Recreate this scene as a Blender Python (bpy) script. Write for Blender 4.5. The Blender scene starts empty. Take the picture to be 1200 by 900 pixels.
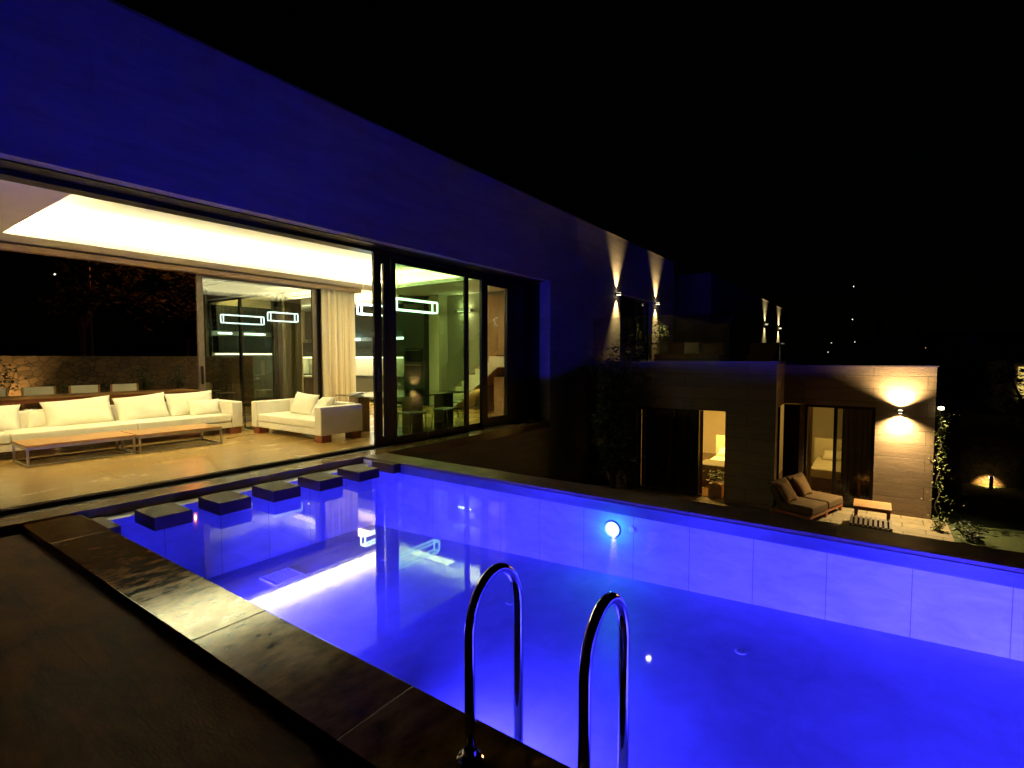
import bpy, bmesh, math, random
from mathutils import Vector, Matrix
random.seed(7)
S = bpy.context.scene
COL = S.collection
R = math.radians

# ------------------------------------------------------------------ materials
def new_mat(name):
    m = bpy.data.materials.new(name); m.use_nodes = True
    nt = m.node_tree; nt.nodes.clear()
    return m, nt, nt.nodes, nt.links

def pmat(name, col, rough=.5, metal=0., var=.12, scale=6., bump=0., bscale=40., spec=.5, stretch=(1, 1, 1), sheen=0., col2=None, roughvar=0.):
    m, nt, N, L = new_mat(name)
    out = N.new('ShaderNodeOutputMaterial'); b = N.new('ShaderNodeBsdfPrincipled')
    L.new(b.outputs[0], out.inputs[0])
    geo = N.new('ShaderNodeNewGeometry'); mp = N.new('ShaderNodeMapping'); mp.inputs['Scale'].default_value = stretch
    L.new(geo.outputs['Position'], mp.inputs['Vector'])
    n = N.new('ShaderNodeTexNoise'); n.inputs['Scale'].default_value = scale; n.inputs['Detail'].default_value = 7
    n.inputs['Roughness'].default_value = .62
    L.new(mp.outputs[0], n.inputs['Vector'])
    rp = N.new('ShaderNodeValToRGB')
    c2 = col2 or tuple(min(1, c * (1 + var)) for c in col)
    c1 = tuple(c * (1 - var) for c in col)
    rp.color_ramp.elements[0].position = .32; rp.color_ramp.elements[1].position = .68
    rp.color_ramp.elements[0].color = (*c1, 1); rp.color_ramp.elements[1].color = (*c2, 1)
    L.new(n.outputs['Fac'], rp.inputs['Fac']); L.new(rp.outputs[0], b.inputs['Base Color'])
    b.inputs['Roughness'].default_value = rough; b.inputs['Metallic'].default_value = metal
    b.inputs['Specular IOR Level'].default_value = spec
    if roughvar:
        mr = N.new('ShaderNodeMapRange'); mr.inputs['From Min'].default_value = .35; mr.inputs['From Max'].default_value = .65
        mr.inputs['To Min'].default_value = max(.02, rough - roughvar); mr.inputs['To Max'].default_value = rough + roughvar
        L.new(n.outputs['Fac'], mr.inputs['Value']); L.new(mr.outputs[0], b.inputs['Roughness'])
    if sheen: b.inputs['Sheen Weight'].default_value = sheen
    if bump:
        n2 = N.new('ShaderNodeTexNoise'); n2.inputs['Scale'].default_value = bscale; n2.inputs['Detail'].default_value = 5
        L.new(mp.outputs[0], n2.inputs['Vector'])
        bp = N.new('ShaderNodeBump'); bp.inputs['Strength'].default_value = bump; bp.inputs['Distance'].default_value = .01
        L.new(n2.outputs['Fac'], bp.inputs['Height']); L.new(bp.outputs[0], b.inputs['Normal'])
    return m

def panel_mat(name, col, ua, va, bw, bh, mortar=.004, mcol=None, rough=.6, var=.15, offset=0., bump=.25, rowvar=.12, stretch=(1, 1, 4), nscale=1.6, roughvar=0., mortar_bump=1., uo=0., vo=0., spec=.5, fine=30.):
    """stone slabs: brick joints laid in two world axes, layered veins inside each slab"""
    m, nt, N, L = new_mat(name)
    out = N.new('ShaderNodeOutputMaterial'); b = N.new('ShaderNodeBsdfPrincipled'); L.new(b.outputs[0], out.inputs[0])
    geo = N.new('ShaderNodeNewGeometry'); sp = N.new('ShaderNodeSeparateXYZ'); L.new(geo.outputs['Position'], sp.inputs[0])
    cb = N.new('ShaderNodeCombineXYZ')
    au = N.new('ShaderNodeMath'); au.operation = 'ADD'; au.inputs[1].default_value = uo; L.new(sp.outputs[ua], au.inputs[0])
    av = N.new('ShaderNodeMath'); av.operation = 'ADD'; av.inputs[1].default_value = vo; L.new(sp.outputs[va], av.inputs[0])
    L.new(au.outputs[0], cb.inputs[0]); L.new(av.outputs[0], cb.inputs[1])
    br = N.new('ShaderNodeTexBrick'); L.new(cb.outputs[0], br.inputs['Vector'])
    br.inputs['Scale'].default_value = 1.; br.inputs['Brick Width'].default_value = bw; br.inputs['Row Height'].default_value = bh
    br.inputs['Mortar Size'].default_value = mortar; br.inputs['Mortar Smooth'].default_value = .3
    br.offset = offset; br.inputs['Bias'].default_value = 0
    br.inputs['Color1'].default_value = (1 - rowvar,) * 3 + (1,); br.inputs['Color2'].default_value = (1 + rowvar,) * 3 + (1,)
    mc = mcol or tuple(c * .35 for c in col)
    br.inputs['Mortar'].default_value = (*[mc[i] / max(col[i], 1e-3) for i in range(3)], 1)
    mp = N.new('ShaderNodeMapping'); mp.inputs['Scale'].default_value = stretch; L.new(geo.outputs['Position'], mp.inputs['Vector'])
    n = N.new('ShaderNodeTexNoise'); n.inputs['Scale'].default_value = nscale; n.inputs['Detail'].default_value = 9; n.inputs['Roughness'].default_value = .66
    n.inputs['Distortion'].default_value = .4
    L.new(mp.outputs[0], n.inputs['Vector'])
    rp = N.new('ShaderNodeValToRGB'); rp.color_ramp.elements[0].position = .3; rp.color_ramp.elements[1].position = .7
    rp.color_ramp.elements[0].color = (*[c * (1 - var) for c in col], 1); rp.color_ramp.elements[1].color = (*[min(1, c * (1 + var)) for c in col], 1)
    L.new(n.outputs['Fac'], rp.inputs['Fac'])
    mx = N.new('ShaderNodeMix'); mx.data_type = 'RGBA'; mx.blend_type = 'MULTIPLY'; mx.inputs['Factor'].default_value = 1
    L.new(rp.outputs[0], mx.inputs['A']); L.new(br.outputs['Color'], mx.inputs['B'])
    L.new(mx.outputs['Result'], b.inputs['Base Color'])
    b.inputs['Roughness'].default_value = rough; b.inputs['Specular IOR Level'].default_value = spec
    if roughvar:
        mr = N.new('ShaderNodeMapRange'); mr.inputs['From Min'].default_value = .35; mr.inputs['From Max'].default_value = .65
        mr.inputs['To Min'].default_value = max(.03, rough - roughvar); mr.inputs['To Max'].default_value = rough + roughvar
        L.new(n.outputs['Fac'], mr.inputs['Value']); L.new(mr.outputs[0], b.inputs['Roughness'])
    n2 = N.new('ShaderNodeTexNoise'); n2.inputs['Scale'].default_value = fine; n2.inputs['Detail'].default_value = 6
    L.new(mp.outputs[0], n2.inputs['Vector'])
    ad = N.new('ShaderNodeMath'); ad.operation = 'MULTIPLY_ADD'
    L.new(br.outputs['Fac'], ad.inputs[0]); ad.inputs[1].default_value = -mortar_bump; L.new(n2.outputs['Fac'], ad.inputs[2])
    bp = N.new('ShaderNodeBump'); bp.inputs['Strength'].default_value = bump; bp.inputs['Distance'].default_value = .008
    L.new(ad.outputs[0], bp.inputs['Height']); L.new(bp.outputs[0], b.inputs['Normal'])
    return m

def glass_mat(name, tint, ior=1.45, rough=.0, extra=0.):
    m, nt, N, L = new_mat(name)
    out = N.new('ShaderNodeOutputMaterial'); mx = N.new('ShaderNodeMixShader'); L.new(mx.outputs[0], out.inputs[0])
    fr = N.new('ShaderNodeFresnel'); geo = N.new('ShaderNodeNewGeometry')
    mi = N.new('ShaderNodeMix'); mi.inputs['A'].default_value = ior; mi.inputs['B'].default_value = 1 / ior
    L.new(geo.outputs['Backfacing'], mi.inputs['Factor']); L.new(mi.outputs['Result'], fr.inputs['IOR'])   # a pane reflects alike from both sides
    t = N.new('ShaderNodeBsdfTransparent'); t.inputs[0].default_value = (*tint, 1)
    g = N.new('ShaderNodeBsdfGlossy'); g.inputs['Roughness'].default_value = rough; g.inputs['Color'].default_value = (.95, .97, .95, 1)
    if extra:
        a = N.new('ShaderNodeMath'); a.operation = 'ADD'; a.inputs[1].default_value = extra; L.new(fr.outputs[0], a.inputs[0]); L.new(a.outputs[0], mx.inputs[0])
    else: L.new(fr.outputs[0], mx.inputs[0])
    L.new(t.outputs[0], mx.inputs[1]); L.new(g.outputs[0], mx.inputs[2])
    return m

def emit_mat(name, col, s):
    m, nt, N, L = new_mat(name)
    out = N.new('ShaderNodeOutputMaterial'); e = N.new('ShaderNodeEmission')
    e.inputs[0].default_value = (*col, 1); e.inputs[1].default_value = s
    n = N.new('ShaderNodeTexNoise'); n.inputs['Scale'].default_value = 30
    mr = N.new('ShaderNodeMapRange'); mr.inputs['To Min'].default_value = s * .9; mr.inputs['To Max'].default_value = s * 1.1
    L.new(n.outputs['Fac'], mr.inputs['Value']); L.new(mr.outputs[0], e.inputs[1])
    L.new(e.outputs[0], out.inputs[0]); return m

M = {}
M['facade_yz'] = panel_mat('travertine cladding', (.31, .27, .25), 'Y', 'Z', 1.2, .42, .003, mcol=(.22, .19, .17), rough=.62, var=.2, offset=.37, bump=.2, rowvar=.07, stretch=(1, .9, 5))
M['annex_xz'] = panel_mat('board-marked stone cladding', (.22, .15, .10), 'X', 'Z', 2.4, .30, .006, rough=.7, var=.22, offset=.4, bump=.55, rowvar=.10, stretch=(.9, 1, 9), nscale=2.2, fine=14, vo=.06)
M['annex_yz'] = panel_mat('board-marked stone cladding side', (.22, .15, .10), 'Y', 'Z', 2.4, .30, .006, rough=.7, var=.22, offset=.4, bump=.55, rowvar=.10, stretch=(1, .9, 9), nscale=2.2, fine=14, vo=.06)
M['floor'] = panel_mat('polished limestone floor', (.40, .255, .085), 'X', 'Y', 1.24, 1.24, .0012, mcol=(.3, .19, .06), rough=.24, var=.13, offset=.0, bump=.05, rowvar=.03, stretch=(1.8, .9, 1), nscale=1.5, roughvar=.05)
M['deck'] = panel_mat('honed brown limestone paving', (.100, .040, .014), 'X', 'Y', 2.4, 1.2, .002, rough=.7, var=.7, offset=.5, spec=.06, bump=.3, rowvar=.06, stretch=(1, 2.6, 1), nscale=1.7, roughvar=.1, uo=.35, vo=.33)
M['coping'] = pmat('polished brown coping stone', (.115, .052, .018), rough=.10, var=.6, scale=7, bump=.05, bscale=45, stretch=(1.8, .9, 1), roughvar=.055, spec=.35)
M['coping_far'] = pmat('honed brown coping stone', (.13, .075, .038), rough=.42, var=.35, scale=5, bump=.15, bscale=35, spec=.3)
M['ledge'] = pmat('tan threshold stone', (.16, .09, .04), rough=.22, var=.2, scale=3, bump=.08, bscale=20, stretch=(3, .6, 1), roughvar=.08)
M['stone_dark'] = pmat('stepping stone top', (.06, .028, .011), rough=.62, var=.3, scale=7, bump=.15, bscale=30, roughvar=.06, spec=.25)
M['pool_xz'] = panel_mat('pool wall porcelain', (.50, .48, .50), 'X', 'Z', .59, 1.2, .0035, rough=.45, var=.22, offset=0, bump=.12, rowvar=.035, stretch=(1.2, 1, 3), nscale=2.5, uo=-4.221 + .59 * 20, vo=1.15)
M['pool_yz'] = panel_mat('pool end wall porcelain', (.50, .48, .50), 'Y', 'Z', .59, 1.2, .0035, rough=.45, var=.13, offset=0, bump=.12, rowvar=.035, stretch=(1, 1.2, 3), nscale=2.5, vo=1.15)
M['pool_xy'] = panel_mat('pool floor porcelain', (.44, .43, .48), 'X', 'Y', 1.18, .59, .0014, mcol=(.36, .35, .40), rough=.45, var=.2, offset=0, bump=.1, rowvar=.035, stretch=(1.3, 1, 1), nscale=2.2)
M['band_shaded'] = pmat('waterline stone darkened as shade', (.11, .11, .13), rough=.4, var=.2, scale=4, bump=.1, stretch=(1, 1, 3))  # dark tone stands in for the weaker light above the waterline
M['white_plaster'] = pmat('white plaster', (.80, .77, .70), rough=.7, var=.03, scale=2, bump=.03)
M['cream_wall'] = pmat('cream plaster', (.72, .66, .50), rough=.65, var=.05, scale=1.5, bump=.03)
M['tan_wall'] = pmat('tan veneer wall', (.38, .24, .12), rough=.45, var=.15, scale=3, stretch=(1, 1, .3))
M['grey_wall'] = pmat('taupe plaster', (.30, .28, .21), rough=.6, var=.06, scale=2, bump=.03)
M['metal_dark'] = pmat('bronze black aluminium', (.022, .018, .016), rough=.38, metal=.6, var=.1, scale=12)
M['metal_taupe'] = pmat('taupe aluminium frame', (.17, .125, .09), rough=.4, metal=.3, var=.08, scale=12)
M['chrome'] = pmat('polished stainless steel', (.62, .60, .58), rough=.07, metal=1., var=.04, scale=9, roughvar=.03)
M['steel'] = pmat('brushed steel', (.50, .47, .42), rough=.3, metal=.9, var=.05, scale=9)
M['sofa'] = pmat('off-white upholstery', (.78, .73, .60), rough=.85, var=.05, scale=4, bump=.35, bscale=120, sheen=.2)
M['cushion'] = pmat('cream cushion cotton', (.84, .80, .66), rough=.85, var=.05, scale=5, bump=.35, bscale=90, sheen=.2)
M['teak'] = pmat('oiled teak', (.42, .21, .075), rough=.38, var=.28, scale=3, stretch=(7, .7, 4), bump=.1, bscale=12, roughvar=.08)
M['teak_x'] = pmat('oiled teak slats', (.42, .21, .075), rough=.42, var=.28, scale=3, stretch=(.7, 9, 4), bump=.1, bscale=12)
M['redwood'] = pmat('reddish hardwood', (.26, .075, .028), rough=.4, var=.25, scale=3, stretch=(6, 6, 1.2))
M['wood_dark'] = pmat('dark walnut', (.12, .065, .035), rough=.42, var=.25, scale=3, stretch=(3, 3, .6))
M['curtain'] = pmat('linen curtain', (.66, .55, .36), rough=.85, var=.06, scale=14, stretch=(4, 4, .4), bump=.15, bscale=80)
M['curtain_grey'] = pmat('grey linen curtain', (.34, .29, .23), rough=.85, var=.08, scale=14, stretch=(4, 4, .4))
M['blackout'] = pmat('dark blackout curtain', (.07, .055, .045), rough=.9, var=.1, scale=14, stretch=(4, 4, .4))
M['villa_wall'] = pmat('distant plaster', (.10, .09, .07), rough=.8, var=.1, scale=1)
M['cab_dark'] = pmat('dark green-grey lacquer', (.035, .045, .038), rough=.22, var=.08, scale=2)
M['cab_mid'] = pmat('grey lacquer', (.16, .17, .14), rough=.3, var=.06, scale=2)
M['splash'] = pmat('fluted beige splashback', (.34, .30, .20), rough=.4, var=.2, scale=5, stretch=(9, 1, .2))
M['oven'] = pmat('black oven glass', (.010, .010, .011), rough=.08, var=.1, scale=4)
M['marble'] = pmat('brown onyx pedestal', (.30, .20, .11), rough=.22, var=.4, scale=4, stretch=(1.4, 1.4, .5))
M['white_gloss'] = pmat('white lacquer', (.80, .80, .76), rough=.2, var=.02)
M['rubber'] = pmat('black rubber', (.012, .012, .012), rough=.6)
M['leaf'] = pmat('deep green leaves', (.045, .075, .022), rough=.45, var=.5, scale=9)
M['leaf_dark'] = pmat('dark spiky leaves', (.018, .028, .010), rough=.5, var=.4, scale=9)
M['leaf_pale'] = pmat('pale green leaves', (.12, .15, .045), rough=.45, var=.45, scale=9)
M['leaf_tree'] = pmat('tree foliage', (.06, .07, .025), rough=.6, var=.5, scale=2)
M['bark'] = pmat('bark', (.05, .035, .022), rough=.85, var=.3, scale=8, bump=.5, bscale=20)
M['lawn'] = pmat('mown lawn', (.055, .07, .022), rough=.9, var=.4, scale=14, bump=.8, bscale=160)
M['soil'] = pmat('dark soil', (.04, .03, .02), rough=.95, var=.4, scale=6, bump=.5)
M['patio'] = panel_mat('irregular limestone paving', (.20, .155, .09), 'X', 'Y', .62, .34, .012, rough=.7, var=.2, offset=.4, bump=.5, rowvar=.18, stretch=(1, 1, 1), nscale=5)
M['hill'] = pmat('dark hillside scrub', (.03, .032, .018), rough=1, var=.5, scale=.3)
M['asphalt'] = pmat('distant ground', (.05, .045, .03), rough=1, var=.4, scale=.5)
M['water'] = None
M['glass'] = glass_mat('clear glass', (.90, .93, .88))
M['glass_green'] = glass_mat('green tinted glass', (.46, .60, .44), ior=1.22)
M['glass_green2'] = glass_mat('pale green glass', (.40, .54, .36), ior=1.25)
M['glass_grey'] = glass_mat('grey glass', (.42, .42, .36), extra=.015)
M['glass_mirror'] = glass_mat('reflective door glass', (.50, .56, .44), extra=.11)
M['glass_black'] = glass_mat('dark tinted glass', (.08, .08, .07), ior=1.08)
M['glass_rail'] = glass_mat('railing glass', (.80, .84, .80))
M['sheer'] = pmat('bedding linen', (.72, .66, .52), rough=.9, var=.1, scale=6, bump=.3, bscale=25)
M['strip_blanket'] = pmat('striped throw', (.12, .11, .09), rough=.9, var=.3, scale=14, stretch=(1, 8, 1))
M['umber_tub'] = pmat('terracotta cube', (.34, .17, .09), rough=.7, var=.15, scale=6)
M['cush_tan'] = pmat('tan outdoor cushion', (.11, .065, .026), rough=.9, var=.1, scale=6, bump=.3)
M['cush_ochre'] = pmat('ochre cushion', (.18, .10, .035), rough=.9, var=.12, scale=8, bump=.3)
M['led'] = emit_mat('cool white LED tube', (.70, 1., .86), 14)
M['led_warm'] = emit_mat('warm LED line', (1., .93, .62), 9)
M['led_cove'] = emit_mat('cove LED tape', (1., .95, .70), 3)
M['pool_lamp'] = emit_mat('pool lamp lens', (.45, 1., 1.), 3)
M['lamp_lens'] = emit_mat('sconce lens', (1., .86, .5), 6)
M['far_lamp'] = emit_mat('distant lamp', (1., .9, .7), 2.2)
M['far_lamp_o'] = emit_mat('distant orange lamp', (1., .5, .2), .5)
M['lit_win'] = emit_mat('distant lit window', (1., .72, .18), .8)

def wall_stone():
    m, nt, N, L = new_mat('rubble stone wall')
    out = N.new('ShaderNodeOutputMaterial'); b = N.new('ShaderNodeBsdfPrincipled'); L.new(b.outputs[0], out.inputs[0])
    geo = N.new('ShaderNodeNewGeometry'); mp = N.new('ShaderNodeMapping'); mp.inputs['Scale'].default_value = (4.5, 4.5, 7)
    L.new(geo.outputs['Position'], mp.inputs['Vector'])
    v = N.new('ShaderNodeTexVoronoi'); v.feature = 'DISTANCE_TO_EDGE'; v.inputs['Scale'].default_value = 1.
    v2 = N.new('ShaderNodeTexVoronoi'); v2.inputs['Scale'].default_value = 1.
    for q in (v, v2): L.new(mp.outputs[0], q.inputs['Vector'])
    rp = N.new('ShaderNodeValToRGB'); rp.color_ramp.elements[0].position = .0; rp.color_ramp.elements[1].position = .09
    rp.color_ramp.elements[0].color = (.045, .028, .016, 1); rp.color_ramp.elements[1].color = (.15, .085, .042, 1)
    L.new(v.outputs['Distance'], rp.inputs[0])
    mx = N.new('ShaderNodeMix'); mx.data_type = 'RGBA'; mx.blend_type = 'MULTIPLY'; mx.inputs['Factor'].default_value = .6
    bw = N.new('ShaderNodeRGBToBW'); L.new(v2.outputs['Color'], bw.inputs[0])
    L.new(rp.outputs[0], mx.inputs['A']); L.new(bw.outputs[0], mx.inputs['B']); L.new(mx.outputs['Result'], b.inputs['Base Color'])
    b.inputs['Roughness'].default_value = .85
    bp = N.new('ShaderNodeBump'); bp.inputs['Strength'].default_value = .8; bp.inputs['Distance'].default_value = .05
    L.new(rp.outputs[0], bp.inputs['Height']); L.new(bp.outputs[0], b.inputs['Normal'])
    return m
M['rubble'] = wall_stone()

def water_mat():
    m, nt, N, L = new_mat('pool water')
    out = N.new('ShaderNodeOutputMaterial'); mx = N.new('ShaderNodeMixShader'); L.new(mx.outputs[0], out.inputs[0])
    fr = N.new('ShaderNodeFresnel'); fr.inputs['IOR'].default_value = 1.34
    t = N.new('ShaderNodeBsdfTransparent'); t.inputs[0].default_value = (.90, .94, 1, 1)
    g = N.new('ShaderNodeBsdfGlossy'); g.inputs['Roughness'].default_value = .025; g.inputs[0].default_value = (1, 1, 1, 1)
    geo = N.new('ShaderNodeNewGeometry')
    n = N.new('ShaderNodeTexNoise'); n.inputs['Scale'].default_value = 2.2; n.inputs['Detail'].default_value = 2
    L.new(geo.outputs['Position'], n.inputs['Vector'])
    bp = N.new('ShaderNodeBump'); bp.inputs['Strength'].default_value = .015; bp.inputs['Distance'].default_value = .004
    L.new(n.outputs['Fac'], bp.inputs['Height'])
    L.new(bp.outputs[0], g.inputs['Normal']); L.new(bp.outputs[0], fr.inputs['Normal'])
    L.new(fr.outputs[0], mx.inputs[0]); L.new(t.outputs[0], mx.inputs[1]); L.new(g.outputs[0], mx.inputs[2])
    return m
M['water'] = water_mat()

# ------------------------------------------------------------------ mesh helper
class MB:
    def __init__(s): s.bm = bmesh.new()
    def box(s, x0, x1, y0, y1, z0, z1, mat=None, bev=0):
        r = bmesh.ops.create_cube(s.bm, size=1)
        vs = r['verts']
        for v in vs:
            v.co = Vector(((x0 + x1) / 2 + v.co.x * (x1 - x0), (y0 + y1) / 2 + v.co.y * (y1 - y0), (z0 + z1) / 2 + v.co.z * (z1 - z0)))
            if mat: v.co = mat @ v.co
        if bev:
            es = list({e for v in vs for e in v.link_edges})
            bmesh.ops.bevel(s.bm, geom=es, offset=bev, segments=3, affect='EDGES', profile=.6)
        return s
    def tube(s, pts, r, seg=10, cap=True):
        pts = [Vector(p) for p in pts]; rs = r if isinstance(r, (list, tuple)) else [r] * len(pts)
        rings = []; up = Vector((0, 0, 1)); prev = None
        for i, p in enumerate(pts):
            d = (pts[min(i + 1, len(pts) - 1)] - pts[max(i - 1, 0)]).normalized()
            if prev is None:
                a = up if abs(d.z) < .9 else Vector((1, 0, 0)); u = d.cross(a).normalized()
            else: u = (prev - d * prev.dot(d)).normalized()
            prev = u; w = d.cross(u)
            rings.append([s.bm.verts.new(p + (u * math.cos(k * math.tau / seg) + w * math.sin(k * math.tau / seg)) * rs[i]) for k in range(seg)])
        for a, b in zip(rings, rings[1:]):
            for k in range(seg): s.bm.faces.new((a[k], a[(k + 1) % seg], b[(k + 1) % seg], b[k]))
        if cap: s.bm.faces.new(rings[0][::-1]); s.bm.faces.new(rings[-1])
        return s
    def lathe(s, prof, c, seg=24, axis='z'):
        c = Vector(c); rings = []
        for r, h in prof:
            ring = []
            for k in range(seg):
                a = k * math.tau / seg; q = (r * math.cos(a), r * math.sin(a), h)
                if axis == 'y': q = (q[0], h, q[1])
                if axis == 'x': q = (h, q[0], q[1])
                ring.append(s.bm.verts.new(c + Vector(q)))
            rings.append(ring)
        for a, b in zip(rings, rings[1:]):
            for k in range(seg): s.bm.faces.new((a[k], a[(k + 1) % seg], b[(k + 1) % seg], b[k]))
        s.bm.faces.new(rings[0][::-1]); s.bm.faces.new(rings[-1]); return s
    def prism(s, poly, axis, a, b):
        """extrude a 2-D polygon; axis is the extrusion direction"""
        def P(u, v, t): return {'x': (t, u, v), 'y': (u, t, v), 'z': (u, v, t)}[axis]
        A = [s.bm.verts.new(P(u, v, a)) for u, v in poly]; B = [s.bm.verts.new(P(u, v, b)) for u, v in poly]
        n = len(poly)
        for k in range(n): s.bm.faces.new((A[k], A[(k + 1) % n], B[(k + 1) % n], B[k]))
        s.bm.faces.new(A[::-1]); s.bm.faces.new(B); return s
    def quad(s, *ps): s.bm.faces.new([s.bm.verts.new(p) for p in ps]); return s
    def pillow(s, w, h, t, mat, n=12, seed=0):
        rnd = random.Random(seed); ph = [rnd.uniform(0, 6) for _ in range(4)]
        def g(sign):
            G = []
            for i in range(n + 1):
                row = []
                for j in range(n + 1):
                    u = -1 + 2 * i / n; v = -1 + 2 * j / n
                    k = max(0, (1 - abs(u) ** 3.2)) ** .55 * max(0, (1 - abs(v) ** 3.2)) ** .55
                    pin = 1 - .075 * (1 - v * v) * abs(u) ** 2 - 0
                    pin2 = 1 - .075 * (1 - u * u) * abs(v) ** 2
                    wr = 1 + .10 * math.sin(3.1 * u + ph[0]) * math.sin(2.3 * v + ph[1]) + .05 * math.sin(7 * u + 4 * v + ph[2])
                    row.append(s.bm.verts.new(mat @ Vector((u * w / 2 * pin, sign * k * t / 2 * wr, v * h / 2 * pin2))))
                G.append(row)
            return G
        for sg in (1, -1):
            G = g(sg)
            for i in range(n):
                for j in range(n):
                    f = (G[i][j], G[i + 1][j], G[i + 1][j + 1], G[i][j + 1]); s.bm.faces.new(f if sg < 0 else f[::-1])
        bmesh.ops.remove_doubles(s.bm, verts=s.bm.verts[:], dist=1e-4)
        return s
    def leaves(s, pts, size, rnd, droop=.4, thin=.42):
        for p in pts:
            p = Vector(p); a = rnd.uniform(0, math.tau); t = rnd.uniform(-.5, .9) - droop
            d = Vector((math.cos(a), math.sin(a), t)).normalized(); sd = d.cross(Vector((0, 0, 1))).normalized()
            sd = (Matrix.Rotation(rnd.uniform(-1, 1), 3, d) @ sd); L = size * rnd.uniform(.6, 1.35); w = L * thin
            mid = p + d * L * .5 + d.cross(sd) * L * .08
            s.bm.faces.new([s.bm.verts.new(q) for q in (p, mid - sd * w * .5, p + d * L, mid + sd * w * .5)])
        return s
    def wave(s, p0, p1, z0, z1, amp, period, off=0, gather=0):
        """a hanging curtain with folds from p0 to p1"""
        p0 = Vector((*p0, 0)); p1 = Vector((*p1, 0)); d = p1 - p0; Ln = d.length; d.normalize(); nrm = Vector((-d.y, d.x, 0))
        n = max(8, int(Ln / period * 14)); rows = 8; G = []
        for i in range(n + 1):
            t = i / n * Ln; col = []
            for j in range(rows + 1):
                zz = z0 + (z1 - z0) * j / rows; k = .55 + .45 * (1 - j / rows)
                a = t / period * math.tau + .7 * math.sin(t * 2.1 + off)
                q = p0 + d * (t + .25 * period * math.sin(a * 2) * .3) + nrm * (amp * k * (math.sin(a) + .3 * math.sin(a * 2.3 + off + j * .12)))
                col.append(s.bm.verts.new((q.x, q.y, zz)))
            G.append(col)
        for i in range(n):
            for j in range(rows): s.bm.faces.new((G[i][j], G[i + 1][j], G[i + 1][j + 1], G[i][j + 1]))
        return s

def link(o, parent=None):
    COL.objects.link(o)
    if parent: o.parent = parent
    return o
def origin(parent):
    v = Vector((0, 0, 0)); p = parent
    while p is not None: v += p.location; p = p.parent
    return v
def build(name, mb, mat, parent=None, world=True, smooth=False, bevel=0, loc=None, solid=0, label=None):
    """link the bmesh as ONE object; world=True: vertices are world positions, moved into the parent's frame"""
    bmesh.ops.recalc_face_normals(mb.bm, faces=mb.bm.faces[:]) if not solid else None
    me = bpy.data.meshes.new(name); mb.bm.to_mesh(me); mb.bm.free()
    o = bpy.data.objects.new(name, me); me.materials.append(M[mat] if isinstance(mat, str) else mat)
    if world and parent is not None:
        off = origin(parent); me.transform(Matrix.Translation(-off))
    if loc is not None:
        if world: me.transform(Matrix.Translation(-Vector(loc)))
        o.location = loc
    link(o, parent)
    if smooth:
        for p in me.polygons: p.use_smooth = True
    if bevel:
        b = o.modifiers.new('edge', 'BEVEL'); b.width = bevel; b.segments = 3; b.limit_method = 'ANGLE'
    if solid:
        b = o.modifiers.new('thick', 'SOLIDIFY'); b.thickness = solid; b.offset = 0
    if label: o['label'] = label
    return o
def tag(o, label, cat, group=None):
    o['label'] = label; o['category'] = cat
    if group: o['group'] = group
    return o
def thing(name, label, cat, loc=(0, 0, 0), rz=0, group=None):
    o = bpy.data.objects.new(name, None); o.empty_display_size = .2; o.location = loc; o.rotation_euler.z = rz
    COL.objects.link(o); return tag(o, label, cat, group)
def struct(name, mb, mat, **k):
    o = build(name, mb, mat, **k); o['kind'] = 'structure'; return o
def copy_tree(o, parent=None):
    c = o.copy(); COL.objects.link(c); c.parent = parent
    for ch in [q for q in S.objects if q.parent == o]: copy_tree(ch, c)
    return c
def area(name, parent, loc, rot, sx, sy, power, col, spread=180, shape='RECTANGLE', world=True):
    l = bpy.data.lights.new(name, 'AREA'); l.shape = shape; l.size = sx; l.size_y = sy; l.energy = power; l.color = col; l.spread = R(spread)
    o = bpy.data.objects.new(name, l); link(o, parent); o.location = Vector(loc) - (origin(parent) if world and parent else Vector()); o.rotation_euler = rot
    return o
def spot(name, parent, loc, rot, power, col, size, blend=.5, rad=.02):
    l = bpy.data.lights.new(name, 'SPOT'); l.energy = power; l.color = col; l.spot_size = R(size); l.spot_blend = blend; l.shadow_soft_size = rad
    o = bpy.data.objects.new(name, l); link(o, parent); o.location = loc; o.rotation_euler = rot; return o
def point(name, parent, loc, power, col, rad=.05):
    l = bpy.data.lights.new(name, 'POINT'); l.energy = power; l.color = col; l.shadow_soft_size = rad
    o = bpy.data.objects.new(name, l); link(o, parent); o.location = loc; return o

WARM = (1., .78, .31); AMBER = (1., .62, .22); COVE = (.94, .90, .50); BLUE = (.033, .027, 1.)

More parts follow.
